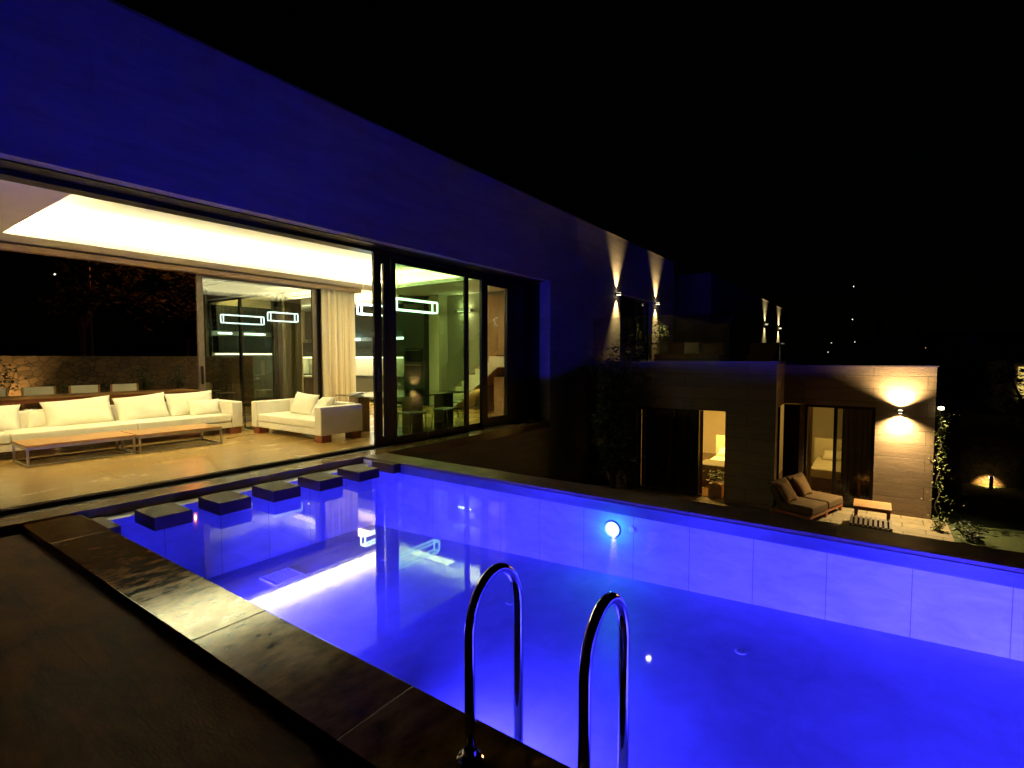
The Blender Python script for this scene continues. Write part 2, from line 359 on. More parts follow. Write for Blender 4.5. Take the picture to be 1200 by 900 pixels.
# ------------------------------------------------------------------ ground
def pfloor(x): return -1.03 + .047 * x
g = MB(); g.quad((-140, -60, -2.05), (140, -60, -2.05), (140, 260, -2.05), (-140, 260, -2.05)); struct('ground', g, 'asphalt')
g = MB(); g.box(-.25, 26, 5.66, 30, -2.046, -2.0); struct('lawn', g, 'lawn')
g = MB(); g.box(.2, 7.6, 11.2, 14.2, -1.996, -1.95); struct('patio_paving', g, 'patio')
g = MB(); g.box(-60, -6.05, -12, 9.6, -1.9, -.03); g.box(-60, -15.3, 9.6, 60, -1.9, -.035); struct('rear_terrace_ground', g, 'ledge')
g = MB()
for i in range(40):
    for j in range(10):
        pass
def hill():
    mb = MB(); rnd = random.Random(3); nx, ny = 60, 12; G = []
    for i in range(nx + 1):
        row = []
        for j in range(ny + 1):
            a = R(-10 + 200 * i / nx); rr = 70 + 14 * j
            h = -2.2 + (j / ny) ** 1.2 * (12 + 5 * math.sin(i * .35) + 3 * math.sin(i * .9 + 1)) + rnd.uniform(-.4, .4) * j * .3
            row.append(mb.bm.verts.new((rr * math.cos(a), rr * math.sin(a), h)))
        G.append(row)
    for i in range(nx):
        for j in range(ny): mb.bm.faces.new((G[i][j], G[i + 1][j], G[i + 1][j + 1], G[i][j + 1]))
    return mb
struct('hillside', hill(), 'hill')

# pool deck, coping, basin
g = MB(); g.box(-.05, 14, -6, 1.243, -.25, -.062); struct('pool_deck', g, 'deck')
g = MB()
xs = [-.10, .72, 2.02, 3.28, 4.55, 5.82, 7.08, 8.35, 9.6, 11.2]
for a, b in zip(xs, xs[1:]): g.box(a + .002, b - .002, 1.242, 1.667, -.055, 0, bev=.004)
g.box(-.10, 11.2, 1.262, 1.66, -.06, -.012)
struct('pool_coping_near', g, 'coping')
g = MB(); xs = [-.2, 1.05, 2.3, 3.55, 4.8, 6.05, 7.3, 8.6, 9.9, 11.2]
for a, b in zip(xs, xs[1:]): g.box(a + .002, b - .002, 5.203, 5.636, -.035, 0, bev=.004)
g.box(-.2, 11.2, 5.21, 5.62, -.04, -.012)
struct('pool_coping_far', g, 'coping_far')
g = MB(); g.box(-.2, 11.5, 5.2, 5.63, -2.04, -.041); g.box(-.2, 11.5, 1.3, 1.667, -1.6, -.061); struct('pool_long_walls', g, 'pool_xz')
g = MB(); g.box(-.2, 0, 1.667, 5.2, -1.6, -.10); g.box(11.2, 11.5, 1.667, 5.2, -1.6, -.02); struct('pool_end_walls', g, 'pool_yz')
g = MB(); g.prism([(0, pfloor(0)), (11.2, pfloor(11.2)), (11.2, -1.7), (0, -1.7)], 'y', 1.667, 5.2); struct('pool_floor', g, 'pool_xy')
g = MB(); g.box(.008, 11.19, 5.190, 5.1995, -.150, -.037); struct('pool_waterline_shade_band', g, 'band_shaded')  # coping face strip above the water, its dimness put into the colour
g = MB(); g.quad((-.0, 1.667, -.14), (11.2, 1.667, -.14), (11.2, 5.2, -.14), (0, 5.2, -.14)); o = struct('pool_water', g, 'water')
if o.data.polygons[0].normal.z < 0: o.data.flip_normals()

# stepping stones
SG = 'stepping stones along the open living room'
ORD = ['first', 'second', 'third', 'fourth', 'fifth', 'sixth']
st = None
ys = [1.42, 2.03, 2.635, 3.24, 3.845, 4.45]
SL = ['square stepping stone half tucked behind the brown coping corner', 'largest looking stepping stone, nearest the coping corner and fully in the water',
      'second full stepping stone counted from the deck corner', 'middle stepping stone, third full one from the deck corner',
      'stepping stone next to the glossy one, fourth full one from the deck corner', 'stepping stone with a bright glossy highlight on its top, nearest the far coping']
def stone_mb(w):
    mb = MB(); mb.box(-.24, .24, 0, w, -.13, 0, bev=.006); return mb
for i, y in enumerate(ys):
    if i == 0:
        o = build('stepping_stone', stone_mb(.095), 'stone_dark', world=False); o.location = (.41, 1.669, 0); tag(o, SL[0], 'stepping stone', SG); continue
    if st is None: st = build('stepping_stone', stone_mb(.345), 'stone_dark', world=False); o = st
    else: o = st.copy(); COL.objects.link(o)
    o.location = (.41, y, -.0); tag(o, SL[i], 'stepping stone', SG)
o = build('stepping_stone', stone_mb(.14), 'stone_dark', world=False); o.location = (.41, 5.055, 0)
tag(o, 'narrow cut stepping stone squeezed against the far coping', 'stepping stone', SG)

# pool fittings
def drain(x, y, label):
    mb = MB(); z = pfloor(x)
    mb.lathe([(.045, 0), (.045, .008), (.036, .012), (.0, .012)] if False else [(.046, 0), (.046, .003), (.034, .005), (.012, .005)], (x, y, z + .001), 24)
    t = thing('pool_inlet', label, 'pool inlet', (x, y, z), 0, 'round inlets in the pool floor')
    build('flange', mb, 'white_plaster', t, smooth=False)
    mb = MB()
    for k in range(6):
        a = k * math.tau / 6; mb.box(x + .022 * math.cos(a) - .004, x + .022 * math.cos(a) + .004, y + .022 * math.sin(a) - .004, y + .022 * math.sin(a) + .004, z + .0065, z + .0085)
    build('nozzle', mb, 'rubber', t)
drain(5.487, 4.288, 'round white floor inlet on open pool floor right of the ladder')
drain(3.41, 4.07, 'round floor inlet seen through the left ladder loop')
drain(1.35, 4.25, 'round floor inlet under the cove light reflection, nearest the house')
z = pfloor(.75)
t = thing('drain_grate', 'square white drain grate on the blue pool floor', 'drain grate', (.75, 3.26, z))
g = MB()
for k in range(9): g.box(.60, .90, 3.11 + k * .0375 - .008, 3.11 + k * .0375 + .008, z + .004, z + .022)
build('grille', g, 'white_plaster', t)
g = MB(); g.box(.58, .60, 3.08, 3.44, z, z + .024); g.box(.90, .92, 3.08, 3.44, z, z + .024); g.box(.60, .90, 3.08, 3.10, z, z + .024); g.box(.60, .90, 3.42, 3.44, z, z + .024)
build('rim', g, 'white_plaster', t)
# wall inlet beside the lamp
t = thing('wall_inlet', 'small pale wall nozzle just right of the glowing pool lamp', 'pool inlet', (4.208, 5.2, -.29))
g = MB(); g.lathe([(.035, 0), (.035, -.01), (.022, -.016), (.01, -.016)], (4.208, 5.199, -.29), 20, 'y'); build('nozzle', g, 'white_plaster', t)

def pool_lamp(x, y, z, sgn, label, power):
    t = thing('pool_lamp', label, 'pool light', (x, y, z), 0, 'underwater pool lamps')
    mb = MB(); mb.lathe([(.092, 0), (.092, .012 * sgn), (.085, .02 * sgn), (.082, .008 * sgn)], (x, y, z), 28, 'y'); build('bezel', mb, 'steel', t, smooth=False)
    mb = MB(); mb.lathe([(.080, .009 * sgn), (.06, .022 * sgn), (.02, .03 * sgn)], (x, y, z), 28, 'y'); build('lens', mb, 'pool_lamp', t, smooth=True)
    if sgn > 0: area('pool_lamp_light', t, (x, y + .05, z), (R(90 - 16), 0, R(-28 if x > 3 else -10)), .16, .16, power * 1.35, BLUE, 130, 'DISK')
    else: point('lamp_glow', t, (0, -.13, 0), power, (.02, .5, 1), .045)
pool_lamp(3.983, 5.199, -.33, -1, 'glowing cyan pool lamp set in the far pool wall', 3.6)
pool_lamp(1.6, 1.668, -.66, 1, 'underwater lamp on the near pool wall closest to the house', 210)
pool_lamp(4.3, 1.668, -.63, 1, 'underwater lamp on the near pool wall beside the ladder', 250)
pool_lamp(7.0, 1.668, -.59, 1, 'underwater lamp on the near pool wall right of the ladder', 720)
pool_lamp(9.6, 1.668, -.47, 1, 'underwater lamp on the near pool wall at the far right end', 900)

# ladder
t = thing('pool_ladder', 'chrome pool ladder with two tall looped handrails', 'pool ladder', (5.3, 1.6, 0))
def rail_mb(x, y0, y1, top):
    r = (y1 - y0) / 2; c = (y0 + y1) / 2; zc = top - r * 1.28; pts = [(x, y0, 0.0), (x, y0, .2)]
    for k in range(0, 25):
        a = math.pi - k * math.pi / 24; pts.append((x, c + r * math.cos(a), zc + r * 1.28 * math.sin(a)))
    pts += [(x, y1, .1), (x, y1, -.14), (x, y1, -.78)]
    return MB().tube(pts, .0215, 20)
for x in (5.056, 5.54):
    dy = 0 if x < 5.3 else .012
    build('handrail', rail_mb(x, 1.483 + dy, 1.812 + dy, .688), 'chrome', t, smooth=True)
    g = MB(); g.lathe([(.052, 0), (.052, .004), (.045, .012), (.030, .022), (.025, .034), (.0225, .034)], (x, 1.483 + dy, .0005), 28); build('flange', g, 'chrome', t, smooth=False)
for z in (-.38, -.62): 
    g = MB(); g.box(5.075, 5.521, 1.78, 1.86, z, z + .025, bev=.006); build('step', g, 'steel', t)

# ------------------------------------------------------------------ main house
H = thing('house', 'large stone-clad villa with open lit living room beside the pool', 'house', (-.25, 6, 0))
XF = -.25; XI = -.55
g = MB()
g.box(XI, XF, -5, 10.9, 3.40, 5.19); g.box(XI, XF, 10.9, 15.1, -2.04, 5.19); g.box(XI, XF, 15.1, 17.9, 3.5, 5.19)
g.box(XI, XF, 15.1, 17.9, -2.04, 1.42); g.box(XI, XF, 17.9, 20.18, -2.04, 5.19); g.box(XI, XF, -5, 10.9, -2.04, -.16); g.box(XI, XF, -5, -3.2, -.16, 3.4)
build('facade', g, 'facade_yz', H)
g = MB(); g.box(XI - .3, XF + .012, -5, 20.2, 5.192, 5.215); build('parapet_cap', g, 'metal_taupe', H)
g = MB(); g.box(-15.3, XI, 12.5, 20.18, -2.04, 5.0); build('rear_wing', g, 'facade_yz', H)
g = MB(); g.box(-6.2, XI, -5.2, -5, -.1, 5.0); build('outer_wall', g, 'facade_yz', H)
g = MB(); g.box(-6.6, XI, -5, 12.5, 4.0, 4.6); g.box(-12.8, -6.6, 8.45, 12.5, 4.0, 4.6); build('roof', g, 'facade_yz', H)
# stone ledge and tracks at the opening
g = MB(); g.box(-.55, -.21, -5, 9.6, -.155, 0, bev=.004); build('threshold_ledge', g, 'ledge', H)
g = MB(); g.box(-.55, -.245, 9.6, 10.88, -.155, -.004); build('sill', g, 'ledge', H)
g = MB(); g.box(-.86, -.552, -5, 10.9, -.2, -.045); build('drain_slot', g, 'rubber', H)
g = MB()
for x in (-.955, -.90, -.865): g.box(x, x + .012, -5, 10.9, -.02, .006)
g.box(-.96, -.862, -5, 10.9, -.19, -.004); build('door_track', g, 'metal_taupe', H)
g = MB(); g.box(-6.0, -.962, -5, 12.4, -.2, 0); g.box(-12.5, -6.0, 8.62, 12.4, -.2, 0); build('interior_floor', g, 'floor', H)
# header and reveals in dark metal
g = MB(); g.box(-.95, -.42, -5, 10.9, 3.385, 3.397); g.box(-.95, -.72, -5, 10.9, 3.33, 3.384); g.box(-.95, -.42, 10.905, 10.96, -.04, 3.384); g.box(-.95, -.56, -5, 10.9, 3.42, 3.99)
build('opening_lining', g, 'metal_dark', H)
# ceiling with tray
TY0, TY1, TX0, TX1, ZC = 2.12, 10.17, -5.0, -1.25, 3.5
LD = .26
g = MB()
g.box(-6.0, -.96, -5, TY0 - LD, ZC, 3.98)                       # low ceiling left
g.box(-6.0, -.96, TY1 + LD, 12.4, ZC, 3.98)
g.box(-6.0, TX0 - LD, TY0 - LD, TY1 + LD, ZC, 3.98)
g.box(TX1 + LD, -.96, TY0 - LD, TY1 + LD, ZC, 3.98)
g.box(TX0 - LD, TX1 + LD, TY0 - LD, TY1 + LD, 3.93, 3.98)
for b in ((TX0 - LD, TX0, TY0 - LD, TY1 + LD), (TX1, TX1 + LD, TY0 - LD, TY1 + LD), (TX0, TX1, TY0 - LD, TY0), (TX0, TX1, TY1, TY1 + LD)): g.box(*b, ZC, ZC + .05)
for b in ((TX0 - .03, TX0, TY0 - .03, TY1 + .03), (TX1, TX1 + .03, TY0 - .03, TY1 + .03), (TX0, TX1, TY0 - .03, TY0), (TX0, TX1, TY1, TY1 + .03)): g.box(*b, ZC + .05, ZC + .10)
g.box(-12.5, -6.0, 8.55, 12.4, 3.9, 3.98); g.box(-12.5, -6.0, 8.55, 8.95, 3.5, 3.9); g.box(-12.5, -6.0, 11.3, 12.4, 3.35, 3.9)
build('ceiling', g, 'white_plaster', H)
CL = thing('cove_light', 'warm LED strip hidden in the recessed living room ceiling', 'cove light', (-3, 6, 3.6))
g = MB(); g.box(TX0 - .17, TX0 - .14, TY0, TY1, ZC + .052, ZC + .066); g.box(TX1 + .14, TX1 + .17, TY0, TY1, ZC + .052, ZC + .066)
g.box(TX0, TX1, TY0 - .17, TY0 - .14, ZC + .052, ZC + .066); g.box(TX0, TX1, TY1 + .14, TY1 + .17, ZC + .052, ZC + .066)
build('led_tape', g, 'led_cove', CL)
cy = (TY0 + TY1) / 2; ly = TY1 - TY0; cx = (TX0 + TX1) / 2; lx = TX1 - TX0
area('cove_lamp', CL, (TX0 - .12, cy, ZC + .08), (0, -R(180 - 12), 0), .12, ly, 430, COVE)
area('cove_lamp', CL, (TX1 + .12, cy, ZC + .08), (0, -R(180 + 12), 0), .12, ly, 80, COVE)
area('cove_lamp', CL, (cx, TY0 - .12, ZC + .08), (R(180 - 12), 0, 0), lx, .12, 60, COVE)
area('cove_lamp', CL, (cx, TY1 + .12, ZC + .08), (R(180 + 12), 0, 0), lx, .12, 120, COVE)
# unseen recessed downlights in the low ceiling, added as fill for the sofas
for x, y, tx, ty, p in ((-1.3, .9, -3.0, 5.9, 70), (-3.0, .9, -4.7, 3.0, 50), (-3.9, .6, -4.8, 4.6, 55), (-2.0, 1.3, -3.6, 3.2, 45), (-3.0, 11.0, -3.0, 6.2, 60), (-1.6, 10.9, -2.2, 8.0, 45), (-4.2, 11.0, -4.6, 9.0, 50)):
    g = MB(); g.lathe([(.055, 0), (.055, -.006), (.045, -.006), (.042, -.002)], (x, y, 3.4995), 20); f = build('fill_downlight', g, 'white_gloss', H)
    d = Vector((tx - x, ty - y, .4 - 3.48)); area('fill_downlight_lamp', H, (x, y, 3.486), d.to_track_quat('-Z', 'Y').to_euler(), .07, .07, p * .40, WARM, 100, 'DISK')
# inner walls
g = MB(); g.box(-6.2, -6.0, 8.445, 9.62, 0.0, 3.5) ; g.box(-4.97, -3.15, 12.4, 12.5, 0, 3.5) if False else None
build('inner_wall', g, 'cream_wall', H)
g = MB(); g.box(-5.4, -4.97, 12.0, 12.4, 0, 3.5); build('kitchen_column', g, 'cream_wall', H)
g = MB(); g.box(-4.97, -.56, 12.4, 12.48, 0, 3.5); g.box(-12.5, -4.97, 12.4, 12.48, 0, 3.9); build('back_wall', g, 'grey_wall', H)
g = MB(); g.box(-3.3, -2.15, 12.30, 12.395, .02, 3.38); build('veneer_panel', g, 'tan_wall', H)
g = MB(); g.box(-6.0, -.96, -4.98, -4.9, 0, 3.5); build('side_wall', g, 'cream_wall', H)
g = MB(); g.box(-12.7, -12.5, 8.5, 12.4, 0, 3.9); build('end_wall', g, 'cream_wall', H)
# rear glazing of the living room
def frame_mb(axis, c, a0, a1, z0, z1, w, d):
    mb = MB()
    def B(a, b, p, q):
        if axis == 'x': mb.box(c - d / 2, c + d / 2, a, b, p, q)
        else: mb.box(a, b, c - d / 2, c + d / 2, p, q)
    B(a0, a0 + w, z0, z1); B(a1 - w, a1, z0, z1); B(a0 + w, a1 - w, z0, z0 + w); B(a0 + w, a1 - w, z1 - w, z1); return mb
def pane_mb(axis, c, a0, a1, z0, z1, th=.012):
    mb = MB()
    if axis == 'x': mb.quad((c, a0, z0), (c, a1, z0), (c, a1, z1), (c, a0, z1))
    else: mb.quad((a0, c, z0), (a1, c, z0), (a1, c, z1), (a0, c, z1))
    return mb
def glazed(name, axis, c, a0, a1, z0, z1, w, d, fm, gm, parent, handle=None, label=None):
    f = build(name, frame_mb(axis, c, a0, a1, z0, z1, w, d), fm, parent, label=label)
    build('pane', pane_mb(axis, c, a0 + w, a1 - w, z0 + w, z1 - w), gm, f)
    if handle is not None:
        mb = MB(); mb.box(c + d / 2 + .001, c + d / 2 + .05, handle - .015, handle + .015, .95, 1.35, bev=.005) if axis == 'x' else mb.box(handle - .015, handle + .015, c - d / 2 - .05, c - d / 2 - .001, .95, 1.35, bev=.005)
        build('handle', mb, 'metal_dark', f)
    return f
glazed('sliding_door', 'x', -6.0, 5.38, 8.36, .0, 3.46, .13, .06, 'metal_taupe', 'glass_mirror', H, handle=5.44, label='taupe framed rear glass door panel')
g = MB(); g.box(-6.1, -5.93, 8.36, 8.44, 0, 3.46); g.box(-6.12, -5.9, -5, 8.44, 3.47, 3.499); build('rear_frame', g, 'metal_dark', H)
g = MB(); g.box(-5.89, -5.70, -5, 9.62, 3.42, 3.46); g.box(-5.74, -5.70, -5, 9.62, 3.36, 3.42); g.box(-5.89, -5.85, -5, 9.62, 3.36, 3.42); build('curtain_rail', g, 'tan_wall', H)
# kitchen wing south glazing
for k, (a, b) in enumerate([(-12.45, -10.4), (-10.4, -8.35), (-8.35, -6.25)]):
    glazed('kitchen_window', 'y', 8.6, a, b, 0, 3.46, .06, .06, 'metal_dark', 'glass', H)
# pool side glazing (right part of the opening)
XG = -.80
glazed('sliding_panel', 'x', XG + .02, 5.92, 6.30, 0, 3.33, .16, .05, 'metal_dark', 'glass_grey', H, handle=5.97, label='stacked dark sliding door stiles')
glazed('sliding_panel', 'x', XG, 6.32, 8.45, 0, 3.33, .11, .05, 'metal_dark', 'glass_green', H)
glazed('sliding_panel', 'x', XG - .07, 6.36, 9.06, 0, 3.33, .10, .05, 'metal_dark', 'glass_green2', H)
glazed('fixed_window', 'x', XG, 8.80 + .09, 10.03, 0, 3.33, .20, .06, 'metal_dark', 'glass_grey', H)
g = MB(); g.box(-.86, -.78, 10.03, 10.93, 0, 3.33); build('fixed_panel', g, 'metal_dark', H)

# curtains
def curtain(name, label, p0, p1, z0, z1, mat, amp=.045, per=.13, off=0, group=None):
    mb = MB().wave(p0, p1, z0, z1, amp, per, off); o = build(name, mb, mat, world=True, smooth=True, solid=.004, loc=((p0[0] + p1[0]) / 2, (p0[1] + p1[1]) / 2, z0)); return tag(o, label, 'curtain', group)
curtain('curtain', 'tall cream linen curtain hanging beside the rear glass door', (-5.80, 8.40), (-5.80, 9.40), .01, 3.41, 'curtain', .075, .23)
curtain('curtain', 'cream curtain seen through the rear glass door in the kitchen wing', (-8.25, 8.80), (-7.3, 8.80), .01, 3.40, 'curtain', .05, .16, 2)
curtain('curtain', 'dark gathered curtain at the right end of the pool side glazing', (-1.0, 10.05), (-1.0, 10.75), .01, 3.3, 'curtain_grey', .04, .12, 1)

# ------------------------------------------------------------------ kitchen
K = thing('kitchen_units', 'dark kitchen units with lit shelf lines along the back wall', 'kitchen units', (-9, 12.1, 0))
g = MB(); g.box(-12.4, -6.35, 11.8, 12.395, .08, .86); build('base_cabinet', g, 'cab_mid', K)
g = MB(); g.box(-12.4, -6.35, 11.76, 12.395, .862, .90); build('worktop', g, 'cab_dark', K)
g = MB(); g.box(-12.4, -6.35, 12.36, 12.396, .902, 1.50); build('splashback', g, 'splash', K)
g = MB(); g.box(-12.4, -6.35, 12.05, 12.395, 1.56, 2.12); build('wall_cabinet', g, 'cab_dark', K)
g = MB(); g.box(-12.4, -6.35, 12.2, 12.395, 2.26, 3.34); build('upper_panel', g, 'cab_dark', K)
g = MB(); g.box(-12.4, -6.95, 12.02, 12.34, 1.515, 1.555); build('led_line', g, 'led_warm', K)
for a, b in ((-11.4, -10.4), (-9.6, -8.9), (-7.6, -6.0 - .1)):
    g = MB(); g.box(a, min(b, -6.4), 12.06, 12.1, 2.15, 2.22); build('led_bar', g, 'led', K)
g = MB(); g.box(-6.34, -5.42, 11.8, 12.395, .02, 3.34); build('tall_cabinet', g, 'cab_dark', K)
g = MB(); g.box(-12.49, -11.9, 8.72, 11.7, .08, .9); build('base_cabinet', g, 'cab_mid', K)
g = MB(); g.box(-12.49, -12.1, 8.72, 11.7, 1.70, 2.30); build('wall_cabinet', g, 'cab_dark', K)
g = MB(); g.box(-12.49, -12.2, 8.72, 11.7, 2.46, 3.34); build('upper_panel', g, 'cab_dark', K)
g = MB(); g.box(-12.49, -12.42, 8.72, 11.7, .902, 1.62); build('splashback', g, 'cab_mid', K)
g = MB(); g.box(-12.40, -12.37, 8.75, 11.65, 1.64, 1.675); build('led_line', g, 'led_warm', K)
for a, b in ((8.75, 9.2), (9.65, 10.4)): g = MB(); g.box(-12.18, -12.14, a, b, 2.35, 2.40); build('led_bar', g, 'led', K)
for z in (.95, 1.42):
    g = MB(); g.box(-6.25, -5.5, 11.775, 11.798, z, z + .40, bev=.004); f = build('oven', g, 'oven', K)
    g = MB(); g.box(-6.2, -5.55, 11.73, 11.745, z + .34, z + .355); g.box(-6.2, -6.18, 11.745, 11.774, z + .34, z + .355); g.box(-5.57, -5.55, 11.745, 11.774, z + .34, z + .355); build('handle', g, 'steel', f)
area('cabinet_lamp', K, (-9.6, 11.9, 1.5), (0, 0, 0), 5, .05, 60, (1, .95, .62))
# kitchen island and ceiling glow
I = thing('kitchen_island', 'long pale kitchen island in front of the dark kitchen units', 'kitchen island', (-10, 10.9, 0))
g = MB(); g.box(-11.2, -8.4, 10.35, 10.9, .02, .86); build('base', g, 'marble', I)
g = MB(); g.box(-11.3, -8.3, 10.28, 10.97, .861, .91); build('countertop', g, 'white_gloss', I, bevel=.004)
KL = thing('kitchen_cove_light', 'warm cove light glowing along the kitchen ceiling', 'cove light', (-9, 10.6, 3.6))
g = MB(); g.box(-12.3, -6.6, 11.30 - .06, 11.30 - .03, 3.42, 3.45) ; build('led_tape', g, 'led_cove', KL)
area('cove_lamp', KL, (-9.5, 9.2, 3.62), (R(180), 0, 0), 5.6, .08, 120, WARM)
area('cove_lamp', KL, (-7.4, 10.6, 3.85), (0, 0, 0), 1.6, .6, 110, WARM)
# linear pendants
PG = 'rectangular LED frame pendants'
def pendant(x, y, z, lx, lz, ly, rz, label):
    t = thing('pendant_lamp', label, 'pendant lamp', (x, y, z), rz, PG)
    mb = MB(); r = .012
    for sy in (-ly / 2, ly / 2):
        for sz in (-lz / 2, lz / 2): mb.box(-lx / 2, lx / 2, sy - r, sy + r, sz - r, sz + r)
        for sx in (-lx / 2, lx / 2): mb.box(sx - r, sx + r, sy - r, sy + r, -lz / 2 + r, lz / 2 - r)
    for sx in (-lx / 2, lx / 2):
        for sz in (-lz / 2, lz / 2): mb.box(sx - r, sx + r, -ly / 2 + r, ly / 2 - r, sz - r, sz + r)
    build('light_frame', mb, 'led', t, world=False)
    for sx in (-lx * .35, lx * .35): build('cable', MB().tube([(sx, 0, lz / 2), (sx, 0, 3.49 - z)], .003, 6), 'steel', t, world=False)
    return t
pendant(-2.25, 8.35, 2.70, 1.25, .24, .16, R(90), 'bright rectangular LED frame hanging over the dining table behind green glass')
pendant(-4.0, 8.62, 2.72, .85, .24, .16, R(90), 'LED frame pendant further from the pool, seen left of the dark door stiles')

# wall sconces (up and down light)
def sconce(x, y, z, ax, label, power, group, col=AMBER, depth=.10, cat='wall light', half=.11, size=62):
    """ax: outward normal of the wall, '+x' or '-y'"""
    t = thing('wall_sconce', label, cat, (x, y, z), 0, group)
    n = Vector((1, 0, 0)) if ax == '+x' else Vector((0, -1, 0)); sd = Vector((0, 1, 0)) if ax == '+x' else Vector((1, 0, 0))
    def bx(mb, d0, d1, s0, s1, z0, z1):
        c0 = n * d0 + sd * s0; c1 = n * d1 + sd * s1
        mb.box(min(c0.x, c1.x), max(c0.x, c1.x), min(c0.y, c1.y), max(c0.y, c1.y), z0, z1)
    mb = MB(); bx(mb, .0, .02, -.05, .05, -.05, .05); build('wall_plate', mb, 'metal_dark', t, world=False)
    mb = MB(); bx(mb, .02, depth, -half, half, -.025, .025); build('lamp_body', mb, 'metal_dark', t, world=False)
    for sg in (1, -1):
        mb = MB(); bx(mb, .035, depth - .015, -half * .5, half * .5, min(sg * .026, sg * .034), max(sg * .026, sg * .034)); build('lens', mb, 'lamp_lens', t, world=False)
        spot('sconce_beam', t, n * (depth * .62) + Vector((0, 0, sg * .045)), (R(180) if sg > 0 else 0, 0, 0), power, col, size, 1, .02)
    return t
GH = 'up and down wall lights beside the upper terrace door'
sconce(XF, 14.78, 3.46, '+x', 'wall light left of the upper terrace door', 560, GH, (1, .70, .27), .15, size=62)
sconce(XF, 18.18, 3.46, '+x', 'wall light right of the upper terrace door above the lit plant', 560, GH, (1, .70, .27), .15, size=62)

# indoor wall light seen through the green glass
t = thing('indoor_wall_lamp', 'small dark bar wall lamp glowing on the taupe wall above the stairs', 'wall light', (-4.2, 12.4, 2.98))
g = MB(); g.box(-4.55, -3.85, 12.26, 12.34, 2.97, 3.0); build('lamp_body', g, 'metal_dark', t)
g = MB(); g.box(-4.45, -3.95, 12.28, 12.32, 3.001, 3.012); g.box(-4.45, -3.95, 12.28, 12.32, 2.955, 2.969); build('lens', g, 'lamp_lens', t)
area('lamp_glow', t, (-4.2, 12.3, 3.05), (R(180), 0, 0), .5, .05, 7, (1, .9, .5)); area('lamp_glow', t, (-4.2, 12.3, 2.92), (0, 0, 0), .5, .05, 7, (1, .9, .5))
t = thing('indoor_wall_sconce', 'up and down wall light on the kitchen wing column seen through the rear door', 'wall light', (-8.66, 8.75, 2.15))
g = MB(); g.box(-8.76, -8.56, 8.72, 8.795, 2.11, 2.19); build('lamp_body', g, 'metal_dark', t)
g = MB(); g.box(-8.95, -8.36, 8.80, 8.90, .01, 3.49); build('column', g, 'grey_wall', H)
spot('beam', t, (0, -.01, .08), (R(180), 0, 0), 22, (1, .95, .6), 80, .8); spot('beam', t, (0, -.01, -.08), (0, 0, 0), 22, (1, .95, .6), 80, .8)

# stairs
t = thing('staircase', 'staircase with pale stepped side and wooden treads climbing right', 'staircase', (-3.4, 11.8, 0))
poly = []; x = -4.45; z = 0; n = 9; run = .245; rise = .175
poly = [(x, 0)]
for k in range(n): poly += [(x + run * k, rise * (k + 1)), (x + run * (k + 1), rise * (k + 1))]
poly += [(x + run * n + 1.2, rise * n), (x + run * n + 1.2, rise * n - .3), (x + run * n + .05, rise * n - .3), (x + .55, 0)]
g = MB().prism(poly, 'y', 11.35, 11.43); build('stringer', g, 'cream_wall', t)
g = MB().prism(poly, 'y', 11.432, 12.29); build('flight', g, 'tan_wall', t)
g = MB()
for k in range(n): g.box(x + run * k - .02, x + run * (k + 1), 11.36, 12.29, rise * (k + 1) + .002, rise * (k + 1) + .03)
build('treads', g, 'redwood', t)
g = MB(); g.box(-2.75, -2.72, 11.5, 12.29, 0, .75); g.box(-2.5, -1.6, 11.6, 12.29, 0, 1.0); build('under_stair_panel', g, 'tan_wall', t)
area('under_stair_light', t, (-2.95, 11.6, .5), (0, R(60), 0), .2, .2, 3, WARM)
g = MB(); g.quad((-4.3, 11.39, .35), (-2.2, 11.39, 1.75), (-2.2, 11.39, 2.7), (-4.3, 11.39, 1.25)); build('balustrade_glass', g, 'glass', t)
area('hall_light', H, (-1.8, 11.5, 3.4), (0, 0, 0), .22, .22, 26, WARM)
area('hall_light', H, (-3.2, 9.8, 3.47), (0, 0, 0), 1.4, .3, 25, WARM)

# ------------------------------------------------------------------ living room furniture
def sofa(name, label, w, d, seats, loc, rz):
    """local frame: front faces -y, width along x, origin at centre of floor footprint"""
    t = thing(name, label, 'sofa', loc, rz); aw = .20
    g = MB(); g.box(-w / 2 + aw + .002, w / 2 - aw - .002, -d / 2 + .03, d / 2 - .2, .13, .245, bev=.015); build('base', g, 'sofa', t, world=False, smooth=False)
    g = MB(); g.box(-w / 2 + aw + .002, w / 2 - aw - .002, d / 2 - .20, d / 2, .13, .67, bev=.03); build('backrest', g, 'sofa', t, world=False)
    for s in (-1, 1):
        g = MB(); g.box(min(s * w / 2, s * (w / 2 - aw)), max(s * w / 2, s * (w / 2 - aw)), -d / 2, d / 2, .13, .65, bev=.025); build('armrest', g, 'sofa', t, world=False)
    sw = (w - 2 * aw) / seats
    for k in range(seats):
        g = MB(); g.box(-w / 2 + aw + k * sw + .006, -w / 2 + aw + (k + 1) * sw - .006, -d / 2 + .01, d / 2 - .205, .25, .40, bev=.035); build('seat_cushion', g, 'cushion', t, world=False, smooth=False)
    for sx in (-1, 1):
        for sy in (-1, 1):
            fx = sx * (w / 2 - .13); fy = sy * (d / 2 - .13)
            g = MB(); g.box(fx - .11, fx + .11, fy - .10, fy + .10, 0, .128); build('foot', g, 'redwood', t, world=False)
    return t
sofa('sofa', 'very long white sofa facing the pool behind the coffee tables', 5.3, .95, 3, (-4.76, 2.80, 0), R(90))
sofa('sofa', 'white two-seat sofa with red-brown block feet beside the curtain', 2.36, .92, 1, (-2.98, 6.02, 0), R(0))
